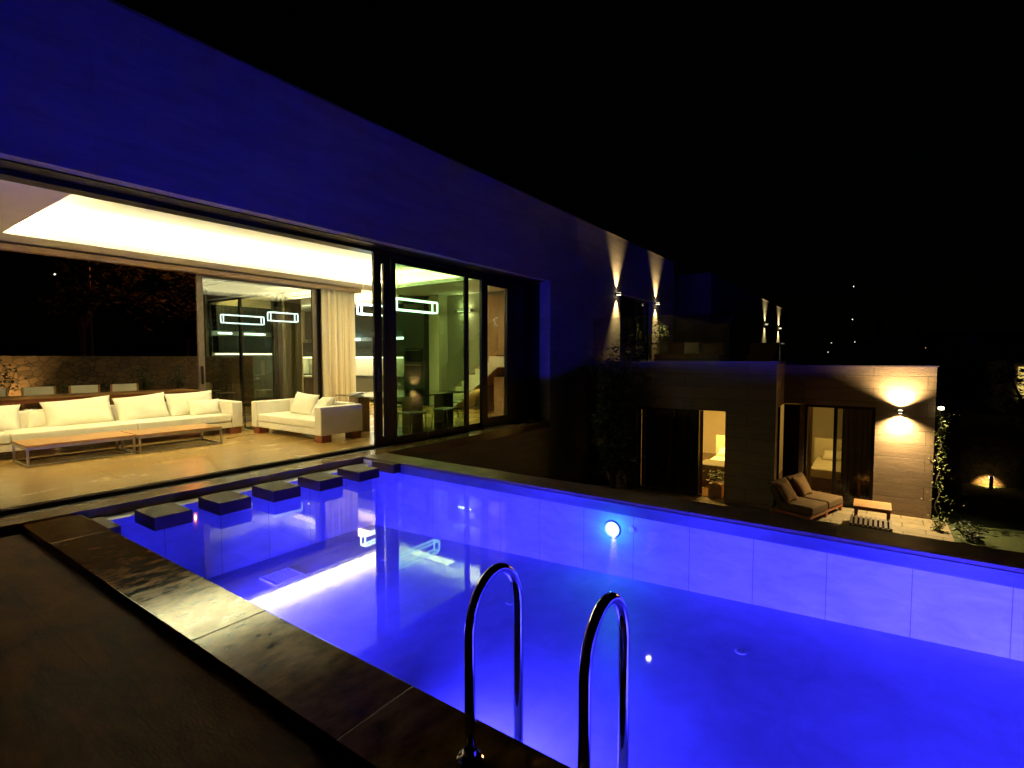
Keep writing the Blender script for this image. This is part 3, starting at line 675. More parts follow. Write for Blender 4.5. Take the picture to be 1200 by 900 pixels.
def cushion(label, c, w, h, t_, rz, tilt, roll=0, mat='cushion', seed=0, name='cushion', group='loose cushions on the white sofas'):
    m = Matrix.Rotation(rz, 4, 'Z') @ Matrix.Rotation(tilt, 4, 'X') @ Matrix.Rotation(roll, 4, 'Y')
    g = MB().pillow(w, h, t_, m, seed=seed); o = build(name, g, mat, world=False, smooth=True); o.location = c; return tag(o, label, 'cushion', group)
cushion('cushion at the left edge of the photo leaning on the long sofa', (-4.98, 1.72, .585), 1.05, .46, .2, R(90), R(-20), R(2), seed=1)
cushion('wide cushion with a small one behind it, above the left coffee table', (-4.96, 2.98, .60), .98, .50, .2, R(90), R(-20), R(-4), seed=2)
cushion('small cushion peeking out behind the left wide cushion', (-5.06, 2.52, .53), .45, .34, .14, R(90), R(-14), R(0), seed=3)
cushion('wide cushion with one raised corner in the middle of the long sofa', (-4.96, 3.92, .605), .86, .50, .2, R(90), R(-20), R(-5), seed=4)
cushion('wide cushion behind a small one at the right end of the long sofa', (-5.0, 4.78, .61), .90, .50, .2, R(90), R(-18), R(-2), seed=5)
cushion('small cushion in front of another at the right end of the long sofa', (-4.80, 4.95, .535), .62, .34, .17, R(90), R(-24), R(0), seed=6)
cushion('upright square cushion in the middle of the two-seat sofa', (-3.18, 6.14, .60), .74, .46, .2, R(4), R(-20), R(4), seed=7)
cushion('cushion slumped against the right armrest of the two-seat sofa', (-2.48, 6.10, .585), .66, .44, .2, R(-14), R(-34), R(-5), seed=8)

def coffee_table(x0, x1, y0, y1, label):
    t = thing('coffee_table', label, 'coffee table', ((x0 + x1) / 2, (y0 + y1) / 2, 0), 0, 'low teak coffee tables in front of the long sofa')
    g = MB(); n = 7; w = (x1 - x0) / n
    for k in range(n): g.box(x0 + k * w + .002, x0 + (k + 1) * w - .002, y0, y1, .286, .312, bev=.003)
    build('tabletop', g, 'teak', t)
    q = .028
    g = MB(); g.box(x0, x0 + q, y0, y1, .245, .285); g.box(x1 - q, x1, y0, y1, .245, .285); g.box(x0 + q, x1 - q, y0, y0 + q, .245, .285); g.box(x0 + q, x1 - q, y1 - q, y1, .245, .285)
    g.box(x0, x0 + q, y0, y1, 0, .026); g.box(x1 - q, x1, y0, y1, 0, .026); g.box(x0 + q, x1 - q, y0, y0 + q, 0, .026); g.box(x0 + q, x1 - q, y1 - q, y1, 0, .026)
    build('frame', g, 'steel', t)
    for a in (x0, x1 - q):
        for b in (y0, y1 - q): gg = MB(); gg.box(a, a + q, b, b + q, .027, .244); build('leg', gg, 'steel', t)
coffee_table(-4.12, -3.36, 1.95, 3.25, 'left teak coffee table with steel frame, nearer the photo edge')
coffee_table(-4.05, -3.29, 3.275, 4.56, 'right teak coffee table with steel frame, butted against the left one')

# black side table frame between the sofas
t = thing('side_table', 'thin black framed side table between the two sofas', 'side table', (-4.75, 6.0, 0))
g = MB(); q = .02
for z0 in (0, .50):
    g.box(-5.0, -4.5, 5.85, 5.85 + q, z0, z0 + q); g.box(-5.0, -4.5, 6.23, 6.25, z0, z0 + q); g.box(-5.0, -4.98, 5.87, 6.23, z0, z0 + q); g.box(-4.52, -4.5, 5.87, 6.23, z0, z0 + q)
build('frame', g, 'metal_dark', t)
for a in (-5.0, -4.52):
    for b in (5.85, 6.23): gg = MB(); gg.box(a, a + q, b, b + q, q, .50); build('leg', gg, 'metal_dark', t)
g = MB(); g.box(-5.0, -4.5, 5.85, 6.25, .521, .530); build('glass_top', g, 'glass_grey', t)

# bar table with stone pedestals and stools
t = thing('bar_table', 'glass topped dining table on brown onyx pedestals behind the glass', 'dining table', (-2.1, 7.6, 0))
g = MB(); g.box(-2.75, -1.15, 6.55, 8.85, .765, .785); build('glass_top', g, 'glass_grey', t)
for (px_, py_) in ((-2.55, 7.0), (-1.52, 7.52), (-1.48, 8.42)):
    g = MB(); g.box(px_ - .15, px_ + .15, py_ - .15, py_ + .15, 0, .764, bev=.01); build('pedestal', g, 'marble', t)
t = thing('plate_stack', 'small stack of white plates on the left end of the dining table', 'plates', (-2.3, 6.75, .785))
g = MB(); g.lathe([(.05, 0), (.13, .012), (.14, .02), (.13, .03), (.14, .045), (.05, .045)], (-2.3, 6.75, .787), 28); build('plates', g, 'white_gloss', t, smooth=True)
def stool():
    t = thing('bar_stool', '', 'stool', (0, 0, 0), 0, 'wire legged stools around the dining table')
    g = MB(); g.box(-.20, .20, -.19, .19, .47, .50, bev=.012); build('seat', g, 'white_gloss', t, world=False)
    for sx in (-1, 1):
        g = MB().tube([(sx * .18, -.17, .47), (sx * .20, -.22, .012), (sx * .20, .22, .012), (sx * .18, .18, .47)], .008, 8); build('leg_frame', g, 'steel', t, world=False)
    g = MB().tube([(-.19, -.2, .2), (.19, -.2, .2)], .006, 8); build('stretcher', g, 'steel', t, world=False)
    return t
s0 = stool()
for i, (x, y, a, lab) in enumerate([(-2.35, 7.7, 95, 'white stool seen beside the two-seat sofa through the open door'), (-1.0, 7.0, -95, 'stool in front of the nearer onyx pedestal behind the green glass'),
                                  (-1.0, 7.95, -85, 'stool standing between the two onyx pedestals'), (-1.9, 9.15, 185, 'stool at the far head of the dining table near the stairs')]):
    o = s0 if i == 0 else copy_tree(s0); o.location = (x, y, 0); o.rotation_euler.z = R(a); o['label'] = lab

# ------------------------------------------------------------------ rear garden (seen through the living room)
t = tag(build('garden_wall', (lambda m: m.box(-11.4, -11, -12, 9.3, -.03, 1.58))(MB()), 'rubble'), 'long low rubble stone wall behind the rear terrace', 'wall')
t = thing('outdoor_dining_table', 'long teak dining table on the terrace behind the long sofa', 'dining table', (-7.7, 3.4, 0))
g = MB()
for k in range(8): g.box(-8.1 + k * .11, -8.1 + k * .11 + .104, .4, 5.9, .725, .755)
build('tabletop', g, 'teak', t)
g = MB(); g.box(-8.06, -8.02, .5, 5.8, .64, .722); g.box(-7.30, -7.26, .5, 5.8, .64, .722); build('apron', g, 'redwood', t)
for a in (-8.06, -7.34):
    for b in (.5, 3.1, 5.72): gg = MB(); gg.box(a, a + .08, b, b + .08, -.03, .639); build('leg', gg, 'redwood', t)
def chair():
    t = thing('outdoor_chair', '', 'chair', (0, 0, 0), 0, 'canvas backed chairs at the outdoor dining table')
    g = MB(); g.box(-.25, .25, -.24, .22, .42, .45, bev=.01); build('seat', g, 'sofa', t, world=False)
    g = MB(); g.box(-.25, .25, .22, .25, .58, .90, bev=.008); build('backrest', g, 'sofa', t, world=False)
    for sx in (-1, 1):
        for sy, h in ((-1, .62), (1, .90)): gg = MB(); gg.box(sx * .27 - .018, sx * .27 + .018, sy * .235 - .018, sy * .235 + .018, -.03, h); build('leg', gg, 'teak', t, world=False)
        gg = MB(); gg.box(sx * .27 - .022, sx * .27 + .022, -.26, .26, .621, .645); build('armrest', gg, 'teak', t, world=False)
    return t
c0 = chair(); nm = ['leftmost chair back, cut by the photo edge, beside the lit shrub', 'second chair back from the left, right of the lit shrub', 'third chair back from the left, behind the middle of the table', 'fourth chair back from the left, last full one on the garden side']
for i, y in enumerate([2.50, 3.28, 4.08, 4.86]):
    o = c0 if i == 0 else copy_tree(c0); o.location = (-8.45, y, 0); o.rotation_euler.z = R(90); o['label'] = nm[i]
o = copy_tree(c0); o.location = (-7.9, 6.15, 0); o.rotation_euler.z = R(-5); o['label'] = 'end chair at the right head of the outdoor table by the door frame'

def shrub(name, label, loc, h, rad, n, leaf, mat, group=None, seed=0, stems=5, cat='plant', droop=.2):
    rnd = random.Random(seed); t = thing(name, label, cat, loc, 0, group); mb = MB(); pts = []
    for k in range(stems):
        a = rnd.uniform(0, math.tau); r = rad * rnd.uniform(.2, .9); top = Vector((r * math.cos(a), r * math.sin(a), h * rnd.uniform(.65, 1)))
        mid = Vector((top.x * .4, top.y * .4, top.z * .5)); mb.tube([(0, 0, 0), mid, top], [.012 * h, .008 * h, .003 * h], 5)
        for _ in range(n // stems):
            u = rnd.uniform(.25, 1.05); p = (mid * (1 - u) * 2 + top * (2 * u - 1)) if u > .5 else mid * (u * 2)
            s_ = rad * .32; pts.append(p + Vector((rnd.gauss(0, s_), rnd.gauss(0, s_), rnd.gauss(0, s_ * .8))))
    build('stem', mb, 'bark', t, world=False)
    build('foliage', MB().leaves(pts, leaf, rnd, droop), mat, t, world=False)
    return t
PGp = 'shrubs against the rear stone wall'
for i, (y, h, r_, lab) in enumerate([(2.9, 1.45, .42, 'leafy shrub silhouetted against the warm lit part of the stone wall'), (4.0, 1.2, .45, 'dim wide shrub behind the second chair'),
                                     (4.9, 1.1, .5, 'low dim shrub behind the fourth chair'), (5.75, 1.38, .26, 'narrow upright dark shrub, left of the pair by the door frame'), (6.6, 1.36, .22, 'narrow upright dark shrub nearest the door frame')]):
    shrub('shrub', lab, (-10.1, y, -.03), h, r_, 260, .10, 'leaf', PGp, seed=20 + i)
t = thing('garden_uplight', 'small uplight washing the left end of the rear stone wall', 'garden light', (-10.25, 3.25, 0))
g = MB(); g.lathe([(.05, -.03), (.05, .08), (.03, .08)], (-10.25, 3.25, 0), 16); build('lamp_body', g, 'metal_dark', t)
spot('uplight', t, (0, 0, .1), (R(0), R(142), 0), 230, (1, .66, .2), 80, 1, .05)
point('uplight_glow', t, (.1, .6, .3), 5, (1, .66, .2))

def tree(label, loc, h, rad, n, leaf, seed, mat='leaf_tree', group=None):
    rnd = random.Random(seed); t = thing('tree', label, 'tree', loc, 0, group); mb = MB(); mb.tube([(0, 0, 0), (.1, 0, h * .35), (.0, .1, h * .7)], [.16, .12, .06], 8); pts = []
    clumps = []
    for k in range(9):
        a = rnd.uniform(0, math.tau); r = rad * rnd.uniform(.15, .75); c = Vector((r * math.cos(a), r * math.sin(a), h * rnd.uniform(.5, .92))); clumps.append((c, rad * rnd.uniform(.28, .5)))
        mb.tube([(0, 0, h * .3), c * .6 + Vector((0, 0, h * .12)), c], [.08, .05, .02], 6)
    for k in range(n):
        c, r = rnd.choice(clumps); pts.append(c + Vector((rnd.gauss(0, r * .55), rnd.gauss(0, r * .55), rnd.gauss(0, r * .45))))
    build('trunk', mb, 'bark', t, world=False); build('crown', MB().leaves(pts, leaf, rnd, 0), mat, t, world=False); return t
TG = 'trees beyond the rear stone wall'
for i, (x, y, h, r_, lab) in enumerate([(-29, 9.6, 8.6, 1.6, 'dim brownish tree crown left of the thin lamp post'), (-30, 12.2, 8.4, 1.7, 'orange lit tree crown right of the thin lamp post'),
                                        (-30, 15.3, 8.0, 2.0, 'reddish lit tree crown nearest the rear door frame'), (-33, 17.6, 8.3, 1.5, 'small dark tree crown at the top right of the rear view')]):
    tree(lab, (x, y, -.03), h, r_, 2600, .42, 40 + i, group=TG)
t = thing('street_lamp', 'thin lamp post among the dim trees behind the house', 'street lamp', (-28, 10.0, 0))
g = MB().tube([(-28, 9.75, -.03), (-28, 9.75, 6.8), (-27.6, 10.2, 7.0)], .05, 8); build('post', g, 'steel', t)
g = MB(); g.box(-27.75, -27.35, 10.1, 10.5, 6.93, 7.0); build('lamp_head', g, 'metal_dark', t)
point('street_glow', t, (1.8, 3.8, 7.6), 170, (1, .24, .05), .02)
point('street_glow', t, (.5, -5.0, 5.2), 30, (1, .35, .1), .2)
g = MB(); g.lathe([(.01, -.05), (.06, 0), (.01, .05)], (-30, 8.81, 6.0), 10); tag(build('distant_lamp', g, 'far_lamp', loc=(-30, 8.81, 6.0)), 'tiny white lamp in the dark view behind the house, left of the lamp post', 'lamp')

# ------------------------------------------------------------------ annex with roof terrace
A = thing('annex_building', 'low board-marked stone annex with a roof terrace and two lit bedrooms', 'building', (4, 14, -2))
ZT = 1.42; yb, yr = 13.0, 14.2
g = MB()
# front block: opening x 1.15..3.37, z -1.95..0.25
g.box(-.248, 1.15, yb, yb + .25, -2.04, ZT); g.box(1.15, 3.37, yb, yb + .25, .25, ZT); g.box(3.37, 4.45, yb, yb + .25, -2.04, ZT)
g.box(4.90, 7.34, yr, yr + .25, .42, 1.335) ; g.box(6.30, 7.34, yr, yr + .25, -2.04, .42); 
build('wall', g, 'annex_xz', A)
g = MB(); g.box(4.20, 4.452, yb + .252, yr + .25, .25 + .15, ZT - .01); g.box(7.09, 7.342, yr + .252, 20.5, -2.04, 1.33)
g.box(4.452, 4.90, yr, yr + .25, .42, 1.335); g.box(4.2, 4.452, yb + .252, yb + .32, -2.04, .4)
build('side_wall', g, 'annex_yz', A)
g = MB(); g.box(-.24, 4.47, yb - .02, yb + .32, ZT + .002, ZT + .03); g.box(4.47, 7.37, yr - .025, yr + .32, 1.337, 1.362); g.box(7.05, 7.37, yr + .32, 20.5, 1.337, 1.362); g.box(4.15, 4.47, yb + .32, yr + .3, ZT + .002, ZT + .03)
build('parapet_cap', g, 'metal_taupe', A)
g = MB(); g.box(-.24, 4.2, yb + .25, 20.5, .95, 1.2); g.box(4.2, 7.09, yr + .25, 20.5, .95, 1.2); build('terrace_floor', g, 'ledge', A)
g = MB(); g.box(-.24, 7.09, 19.4, 19.6, -2.0, .9); g.box(3.9, 4.0, yb + .26, 19.4, -1.94, .9); build('inner_wall', g, 'cream_wall', A)
g = MB(); g.box(-.24, 4.2, yb + .26, 19.4, -1.99, -1.93); g.box(4.2, 7.08, yr + .26, 19.4, -1.99, -1.93); build('room_floor', g, 'ledge', A)
g = MB(); g.box(-.24, 4.2, yb + .26, 19.4, .86, .94); g.box(4.2, 7.08, yr + .26, 19.4, .86, .94); build('room_ceiling', g, 'white_plaster', A)
# bedroom opening: panes left, open at right
glazed('bedroom_window', 'y', yb + .12, 1.16, 2.05, -1.93, .245, .07, .06, 'metal_dark', 'glass_grey', A)
glazed('bedroom_window', 'y', yb + .18, 1.98, 2.72, -1.93, .245, .06, .06, 'metal_dark', 'glass_grey', A)
curtain('curtain', 'grey curtain at the edge of the lit bedroom opening with the bed', (1.18, yb + .36), (2.76, yb + .36), -1.92, .24, 'blackout', .04, .13, 4)
g = MB(); g.box(4.453, 4.799, yr + .05, yr + .12, -1.93, .399); build('fixed_panel', g, 'metal_dark', A)
# corner window facing left and recess window
f = build('recess_window', frame_mb('y', yr + .10, 4.90, 5.56, -1.93, .415, .06, .07), 'metal_dark', A); build('pane', pane_mb('y', yr + .10, 4.96, 5.50, -1.87, .355), 'glass', f)
f = build('recess_window', frame_mb('y', yr + .15, 5.50, 6.30, -1.93, .415, .07, .07), 'metal_dark', A); build('pane', pane_mb('y', yr + .15, 5.57, 6.23, -1.86, .345), 'glass_grey', f)
g = MB(); g.box(4.80, 4.899, yr + .02, yr + .2, -1.93, .40); build('corner_post', g, 'annex_yz', A)
f = build('side_window', frame_mb('x', 4.36, yb + .33, yr - .03, -1.93, .395, .05, .06), 'metal_dark', A); build('pane', pane_mb('x', 4.36, yb + .38, yr - .08, -1.88, .345), 'glass_black', f)
curtain('curtain', 'dim curtain behind the right hand pane of the recessed annex window', (5.65, yr + .55), (6.28, yr + .55), -1.92, .41, 'curtain_grey', .035, .12, 3)
curtain('curtain', 'pale curtain behind the left hand pane of the recessed annex window', (4.72, yr + .75), (5.02, yr + .75), -1.92, .41, 'curtain', .03, .10, 5)
curtain('curtain', 'dark curtain behind the narrow side window of the annex corner', (4.25, yb + .36), (4.25, yr - .06), -1.92, .38, 'blackout', .03, .12, 6)
area('room_light', A, (2.2, 15.5, .84), (0, 0, 0), 1.6, 1.2, 260, (1, .60, .13)); area('room_light', A, (5.6, 16.2, .84), (0, 0, 0), 1.2, 1.2, 40, (1, .62, .15))
def bed(label, x0, x1, y0, y1, blanket):
    zf = -1.93; t = thing('bed', label, 'bed', ((x0 + x1) / 2, (y0 + y1) / 2, zf)); g = MB(); g.box(x0, x1, y0, y1, zf, zf + .3); build('base', g, 'wood_dark', t)
    g = MB(); g.box(x0 + .02, x1 - .02, y0 + .02, y1 - .02, zf + .302, zf + .55, bev=.05); build('mattress', g, 'sheer', t)
    g = MB(); g.box(x0 - .05, x1 + .05, y1, y1 + .08, zf, zf + 1.1); build('headboard', g, 'cream_wall', t)
    for k in (0, 1):
        cx_ = x0 + (x1 - x0) * (.27 + .46 * k); g = MB().pillow(.65, .42, .18, Matrix.Translation((cx_, y1 - .3, zf + .66)) @ Matrix.Rotation(R(-62), 4, 'X'), seed=60 + k); build('pillow', g, 'cushion', t, smooth=True)
    if blanket:
        g = MB(); g.box(x0 - .02, x1 + .02, y0 - .02, y0 + .8, zf + .556, zf + .575, bev=.005); g.box(x0 - .025, x1 + .025, y0 - .045, y0 - .022, zf + .2, zf + .57); build('throw', g, 'strip_blanket', t)
    return t
bed('low bed with a striped dark throw in the open lit bedroom', 2.4, 4.2 - .35, 14.4, 16.4, True)
bed('pale bed behind the recessed annex window', 4.9, 6.7, 15.6, 17.6, False)
t = thing('storage_cube', 'small terracotta coloured cube pot standing at the bedroom opening', 'planter', (3.1, 13.42, -1.93))
g = MB(); g.box(2.93, 3.25, 13.30, 13.62, -1.929, -1.60, bev=.01); build('pot', g, 'umber_tub', t)
g = MB(); rnd = random.Random(5); build('foliage', MB().leaves([Vector((3.09 + rnd.gauss(0, .13), 13.45 + rnd.gauss(0, .13), -1.48 + rnd.gauss(0, .13))) for _ in range(220)], .10, rnd, .1), 'leaf', t)
t = sconce(6.74, yr, .36, '-y', 'bright wall light on the annex beside the recessed window', 820, 'annex wall light', (1, .74, .32), .20, half=.06, size=132)
for ch in [q for q in S.objects if q.parent == t and q.type == 'LIGHT']: ch.data.spot_blend = 1.
# inner corner glow that lights the side wall
# railing
t = thing('glass_railing', 'frameless glass railing along the annex roof terrace edge', 'railing', (3, 13.2, 1.42))
for a, b in ((-.2, 1.3), (1.32, 2.82), (2.84, 4.3)): g = MB(); g.box(a, b, 13.14, 13.152, 1.45, 2.62); build('pane', g, 'glass_rail', t)
for a, b in ((4.5, 5.75), (5.77, 7.05)): g = MB(); g.box(a, b, 14.36, 14.372, 1.37, 2.0) ; build('pane', g, 'glass_rail', t)
# upper door
f = build('terrace_door', frame_mb('x', -.42, 15.1, 17.9, 1.42, 3.5, .07, .08), 'metal_dark', H); build('pane', pane_mb('x', -.42, 15.17, 17.83, 1.49, 3.43), 'glass_grey', f)
g = MB(); g.box(-.46, -.38, 16.7, 16.8, 1.49, 3.43); build('mullion', g, 'metal_dark', f)
curtain('curtain', 'brown curtain inside the dark upper terrace door', (-.8, 15.4), (-.8, 17.8), 1.42, 3.45, 'curtain_grey', .05, .18, 1)
# upper room box behind the door keeps it dark
# terrace sofa and plants
t = thing('terrace_sofa', 'low cushioned outdoor sofa on the roof terrace below the wall lights', 'sofa', (1.5, 17.0, 1.2))
g = MB(); g.box(.3, 2.4, 16.5, 17.3, 1.2, 1.50, bev=.03); build('base', g, 'wood_dark', t)
g = MB(); g.box(.32, 2.38, 16.5, 17.1, 1.502, 1.66, bev=.05); build('seat_cushion', g, 'cush_ochre', t)
g = MB(); g.box(.32, 2.38, 17.12, 17.32, 1.502, 2.02, bev=.06); build('backrest', g, 'cush_ochre', t)
cushion('pale cushion at the left end of the terrace sofa', (.55, 16.7, 1.84), .50, .42, .16, R(60), R(-12), seed=71, group='cushions on the terrace sofa')
cushion('dim cushion leaning at the middle of the terrace sofa', (1.4, 17.0, 1.84), .50, .40, .16, R(5), R(-16), seed=72, group='cushions on the terrace sofa')
t = thing('terrace_armchair', 'dim outdoor armchair at the right end of the roof terrace', 'armchair', (3.1, 19, 1.2))
g = MB(); g.box(2.65, 3.55, 18.8, 19.6, 1.2, 1.62, bev=.03); build('seat', g, 'cush_ochre', t); g = MB(); g.box(2.65, 3.55, 19.62, 19.8, 1.2, 2.05, bev=.05); build('backrest', g, 'cush_ochre', t)
shrub('potted_tree', 'flowering plant with lit leaves under the right upper wall light', (.14, 17.95, 1.2), 1.6, .30, 800, .10, 'leaf_pale', seed=5, stems=7)
shrub('terrace_shrub', 'spiky shrub on the terrace edge in front of the left upper wall light', (.75, 13.7, 1.2), .85, .50, 300, .14, 'leaf', seed=8, stems=9)
# big dark plant climbing in the corner
shrub('tall_shrub', 'tall dark bushy plant in the corner between house and annex', (.85, 12.2, -2.0), 3.75, .62, 2600, .16, 'leaf', seed=12, stems=16, droop=.5)

# patio furniture
def lounge(label, x, y, rz):
    zf = -1.95; t = thing('lounge_chair', label, 'lounge chair', (x, y, zf), rz, 'low cushioned lounge chairs on the patio')
    g = MB(); g.box(-.42, .42, -.42, .42, .10, .16); build('frame', g, 'redwood', t, world=False)
    g = MB(); g.box(-.38, .38, -.44, .30, .162, .34, bev=.05); build('seat_cushion', g, 'cush_tan', t, world=False)
    m = Matrix.Translation((0, .36, .46)) @ Matrix.Rotation(R(-28), 4, 'X')
    g = MB(); g.box(-.38, .38, -.08, .08, -.26, .30, mat=m, bev=.05) if False else g.pillow(.8, .62, .24, m, seed=3); build('back_cushion', g, 'cush_tan', t, world=False, smooth=True)
    for sx in (-.38, .38):
        for sy in (-.38, .38): gg = MB(); gg.box(sx - .03, sx + .03, sy - .03, sy + .03, 0, .099); build('foot', gg, 'redwood', t, world=False)
    return t
lounge('rear low lounge chair beside the lit annex window, brighter of the two', 5.22, 13.65, R(72))
lounge('nearer low lounge chair with dim cushions on the patio', 4.98, 12.85, R(72))
cushion('ochre cushion on the rear patio lounge chair', (4.96, 13.55, -1.42), .48, .48, .16, R(72), R(-35), seed=81, mat='cush_ochre', group='ochre cushions on the patio lounge chairs')
cushion('ochre cushion on the nearer patio lounge chair', (4.75, 12.75, -1.42), .48, .48, .16, R(72), R(-35), seed=82, mat='cush_ochre', group='ochre cushions on the patio lounge chairs')
t = thing('patio_table', 'small teak patio table glowing under the annex wall light', 'side table', (6.3, 12.95, -1.95))
g = MB()
for k in range(7): g.box(5.98, 6.62, 12.62 + k * .092, 12.62 + k * .092 + .086, -1.52, -1.49)
build('tabletop', g, 'teak_x', t)
g = MB(); g.box(6.0, 6.6, 12.64, 12.67, -1.57, -1.522); g.box(6.0, 6.6, 13.21, 13.24, -1.57, -1.522); build('apron', g, 'redwood', t)
for a in (6.0, 6.55):
    for b in (12.64, 13.19): gg = MB(); gg.box(a, a + .05, b, b + .05, -1.949, -1.571); build('leg', gg, 'redwood', t)
t = thing('slatted_bench', 'dark slatted low bench in front of the small teak table', 'bench', (6.2, 12.0, -1.95))
g = MB()
for k in range(9): g.box(5.95 + k * .078, 5.95 + k * .078 + .045, 11.7, 12.35, -1.64, -1.61)
build('slats', g, 'wood_dark', t)
for b in (11.72, 12.29): gg = MB(); gg.box(5.95, 6.62, b, b + .05, -1.949, -1.642); build('leg_panel', gg, 'wood_dark', t)

# creeper on the annex corner with a lamp at its top
t = thing('creeper', 'thin climbing plant with bright leaves up the annex corner', 'climbing plant', (7.45, 14.15, -2))
rnd = random.Random(9); pts = []; st_ = []
for k in range(60): st_.append((7.43 + .03 * math.sin(k * .5), 14.16 + .02 * math.cos(k * .7), -2 + k * .041))
for k in range(330):
    h = rnd.random() ** .9; w_ = .035 + (.10 if h < .3 or h > .92 else .03); pts.append(Vector((7.45 + rnd.gauss(.0, w_), 14.12 + rnd.gauss(0, w_), -2 + h * 2.4)))
build('stem', MB().tube(st_, .012, 6), 'bark', t); build('foliage', MB().leaves(pts, .055, rnd, .2), 'leaf_pale', t)
t = thing('garden_lantern', 'small lamp glowing at the top of the annex creeper', 'garden light', (7.46, 14.02, .47))
g = MB(); g.lathe([(.012, -.02), (.05, -.01), (.05, .045), (.012, .055)], (7.42, 14.05, .46), 14); build('shade', g, 'lamp_lens', t)
g = MB(); g.box(7.345, 7.38, 14.21, 14.25, .45, .49); g.tube([(7.365, 14.24, .47), (7.42, 14.05, .50)], .008, 6); build('bracket', g, 'metal_dark', t)
spot('lantern_beam', t, (.03, -.03, -.06), (0, 0, 0), 40, (1, .8, .35), 70, 1, .03)
shrub('spiky_plant', 'spiky dark plant at the foot of the annex corner', (7.85, 13.1, -2), .32, .26, 150, .12, 'leaf_dark', seed=31, stems=8)
shrub('pale_plant', 'bright pale green plant lit at the foot of the annex creeper', (7.40, 13.35, -2), .34, .12, 170, .07, 'leaf_pale', seed=32, stems=8)
# garden boundary wall right and its ground lamp
tag(build('boundary_wall', (lambda m: m.box(7.6, 26, 19.2, 19.6, -2.0, -.6))(MB()), 'rubble'), 'low rubble wall across the dark lawn at right', 'wall')
t = thing('ground_light', 'ground lamp lighting a patch of the stone wall across the lawn', 'garden light', (8.9, 18.7, -2))
g = MB(); g.box(8.86, 8.94, 18.68, 18.74, -2, -1.66, bev=.006); build('post', g, 'metal_dark', t)
g = MB(); g.box(8.85, 8.95, 18.745, 18.78, -1.72, -1.67); build('lens', g, 'lamp_lens', t)
spot('ground_beam', t, (0, .12, .32), (R(-48), 0, 0) if False else (R(48), 0, 0), 170, (1, .66, .2), 76, .9, .04)
for i, (x, y, h, r_) in enumerate([(8.3, 22, 4.4, 1.1), (10.6, 23.5, 3.6, 1.4), (13.4, 23, 4.2, 1.5), (17, 24, 4, 1.8)]):
    tree(['slim dark tree just right of the annex corner', 'dark rounded tree behind the lawn wall lamp', 'dark tree at the right edge behind the lawn wall', 'dark tree beyond the right edge of the lawn'][i], (x, y, -2.04), h, r_, 1200, .2, 70 + i, group='dark trees behind the lawn')

# ------------------------------------------------------------------ far villas and lights
V = thing('distant_villa', 'dark distant villa with two glowing wall lights', 'house', (-6, 50, 0))
g = MB(); g.box(-9, -2.19, 27.6, 72, -2, 5.2); build('wall', g, 'facade_yz', V) if False else None
def villa():
    g = MB(); g.box(-12, .16, 24, 47.5, -2, 5.25) ; build('wall', g, 'villa_wall', V)
    g = MB(); g.box(-12, .20, 23.95, 47.55, 5.252, 5.30); build('roof_cap', g, 'metal_taupe', V)
    for a, b in ((38.6, 41.2), (44.6, 46.4)): g = MB(); g.box(.16, .17, a, b, 1.4, 3.4); build('window', g, 'oven', V)
villa()
GV = 'wall lights on the distant villa'
sconce(.16, 37.5, 3.7, '+x', 'left hand wall light on the distant villa', 900, GV, (1, .78, .36), .22, half=.07, size=90)
sconce(.16, 43.3, 3.7, '+x', 'right hand wall light on the distant villa', 900, GV, (1, .78, .36), .22, half=.07, size=90)
V2 = thing('far_house', 'small dim house with one lit strip at the far right edge', 'house', (16, 48, -2))
g = MB(); g.box(12.9, 20, 44, 52, -2, 1.3); build('wall', g, 'cream_wall', V2)
g = MB(); g.box(22.9, 24, 43.6, 43.9, -2.0, .2) if False else g.box(13.4, 13.75, 43.96, 43.99, -1.0, .95); build('window', g, 'lit_win', V2)
for i, (x, y, z, lab) in enumerate([(2.6, 55, 2.0, 'tiny white light right of the distant villa, low'), (3.5, 80, 10.6, 'upper of two tiny hillside lights above the annex roof'),
                                    (3.5, 80, 6.4, 'lower of two tiny hillside lights above the annex roof'), (10.7, 75, 2.6, 'tiny warm light between the two dim terrace posts'), (2.4, 62, 3.0, 'tiny warm light on the slope right of the distant villa'), (4.2, 68, 3.2, 'tiny warm light beside a pale strip far behind the annex')]):
    r_ = .00085 * y; g = MB().lathe([(.2 * r_, -r_), (r_, 0), (.2 * r_, r_)], (x, y, z), 10); tag(build('distant_lamp', g, 'far_lamp' if i != 3 else 'far_lamp_o', loc=(x, y, z)), lab, 'lamp', 'tiny lights in the dark distance')
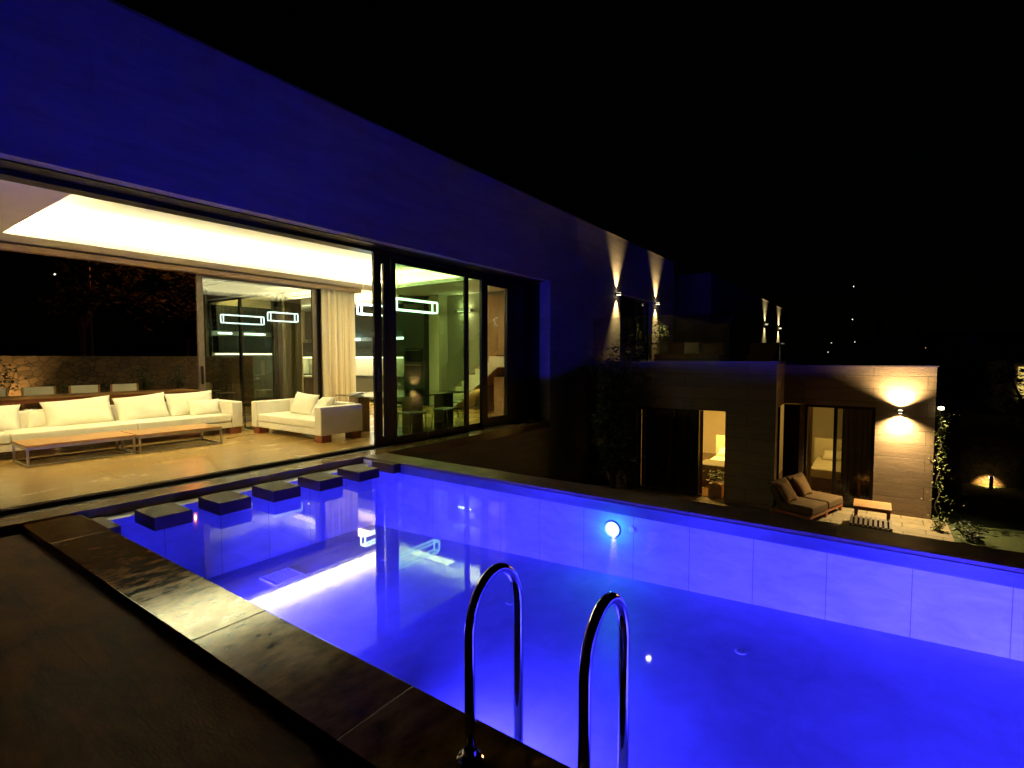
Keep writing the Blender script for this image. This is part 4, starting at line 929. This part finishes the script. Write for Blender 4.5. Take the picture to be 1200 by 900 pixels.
for i, (x, y, h, lab) in enumerate([(6.3, 30, 3.42, 'taller dim slender cypress behind the annex roof'), (7.8, 30, 2.9, 'shorter dim slender cypress right of the tall one behind the annex')]):
    t = thing('cypress', lab, 'tree', (x, y, -2.04), 0, 'slender cypresses behind the annex'); rnd = random.Random(90 + i); H_ = h + 2.04
    build('trunk', MB().tube([(0, 0, 0), (0, 0, H_ * .9)], [.07, .02], 6), 'bark', t, world=False)
    pts = []
    for k in range(900):
        u = rnd.random(); rr = .32 * (1 - u) ** .6 * rnd.random() ** .5; a = rnd.uniform(0, math.tau); pts.append(Vector((rr * math.cos(a), rr * math.sin(a), .3 + u * (H_ - .35))))
    build('crown', MB().leaves(pts, .13, rnd, -.6), 'leaf_tree', t, world=False)

# ------------------------------------------------------------------ sky, moonlight, camera
w = bpy.data.worlds.new('World'); S.world = w; w.use_nodes = True; nt = w.node_tree
bg = nt.nodes['Background']; sky = nt.nodes.new('ShaderNodeTexSky'); sky.sky_type = 'NISHITA'; sky.sun_disc = False
sky.sun_elevation = R(4); sky.sun_rotation = R(200); nt.links.new(sky.outputs[0], bg.inputs[0]); bg.inputs[1].default_value = .00012
sl = bpy.data.lights.new('moonlight', 'SUN'); sl.energy = .0015; sl.angle = R(.5); sl.color = (1, .95, .85); so = bpy.data.objects.new('moonlight', sl); COL.objects.link(so)
so.rotation_euler = (R(60), 0, R(200))

cam = bpy.data.cameras.new('camera'); co = bpy.data.objects.new('camera', cam); COL.objects.link(co); S.camera = co
cam.sensor_width = 36; cam.lens = 607 / 1200 * 36; cam.clip_end = 1000; cam.clip_start = .05
co.location = (6.3, 0, 1.55)
co.rotation_euler = (R(90) - math.atan(31.5 / 607), 0, math.atan(428 / 607))

S.view_settings.view_transform = 'Standard'; S.view_settings.look = 'None'; S.view_settings.exposure = 0; S.view_settings.gamma = 1
S.render.engine = 'CYCLES'; c = S.cycles
c.use_denoising = True; c.max_bounces = 8; c.diffuse_bounces = 4; c.glossy_bounces = 4; c.transparent_max_bounces = 16; c.transmission_bounces = 8
c.sample_clamp_indirect = 30; c.caustics_reflective = False; c.caustics_refractive = False; c.use_light_tree = True
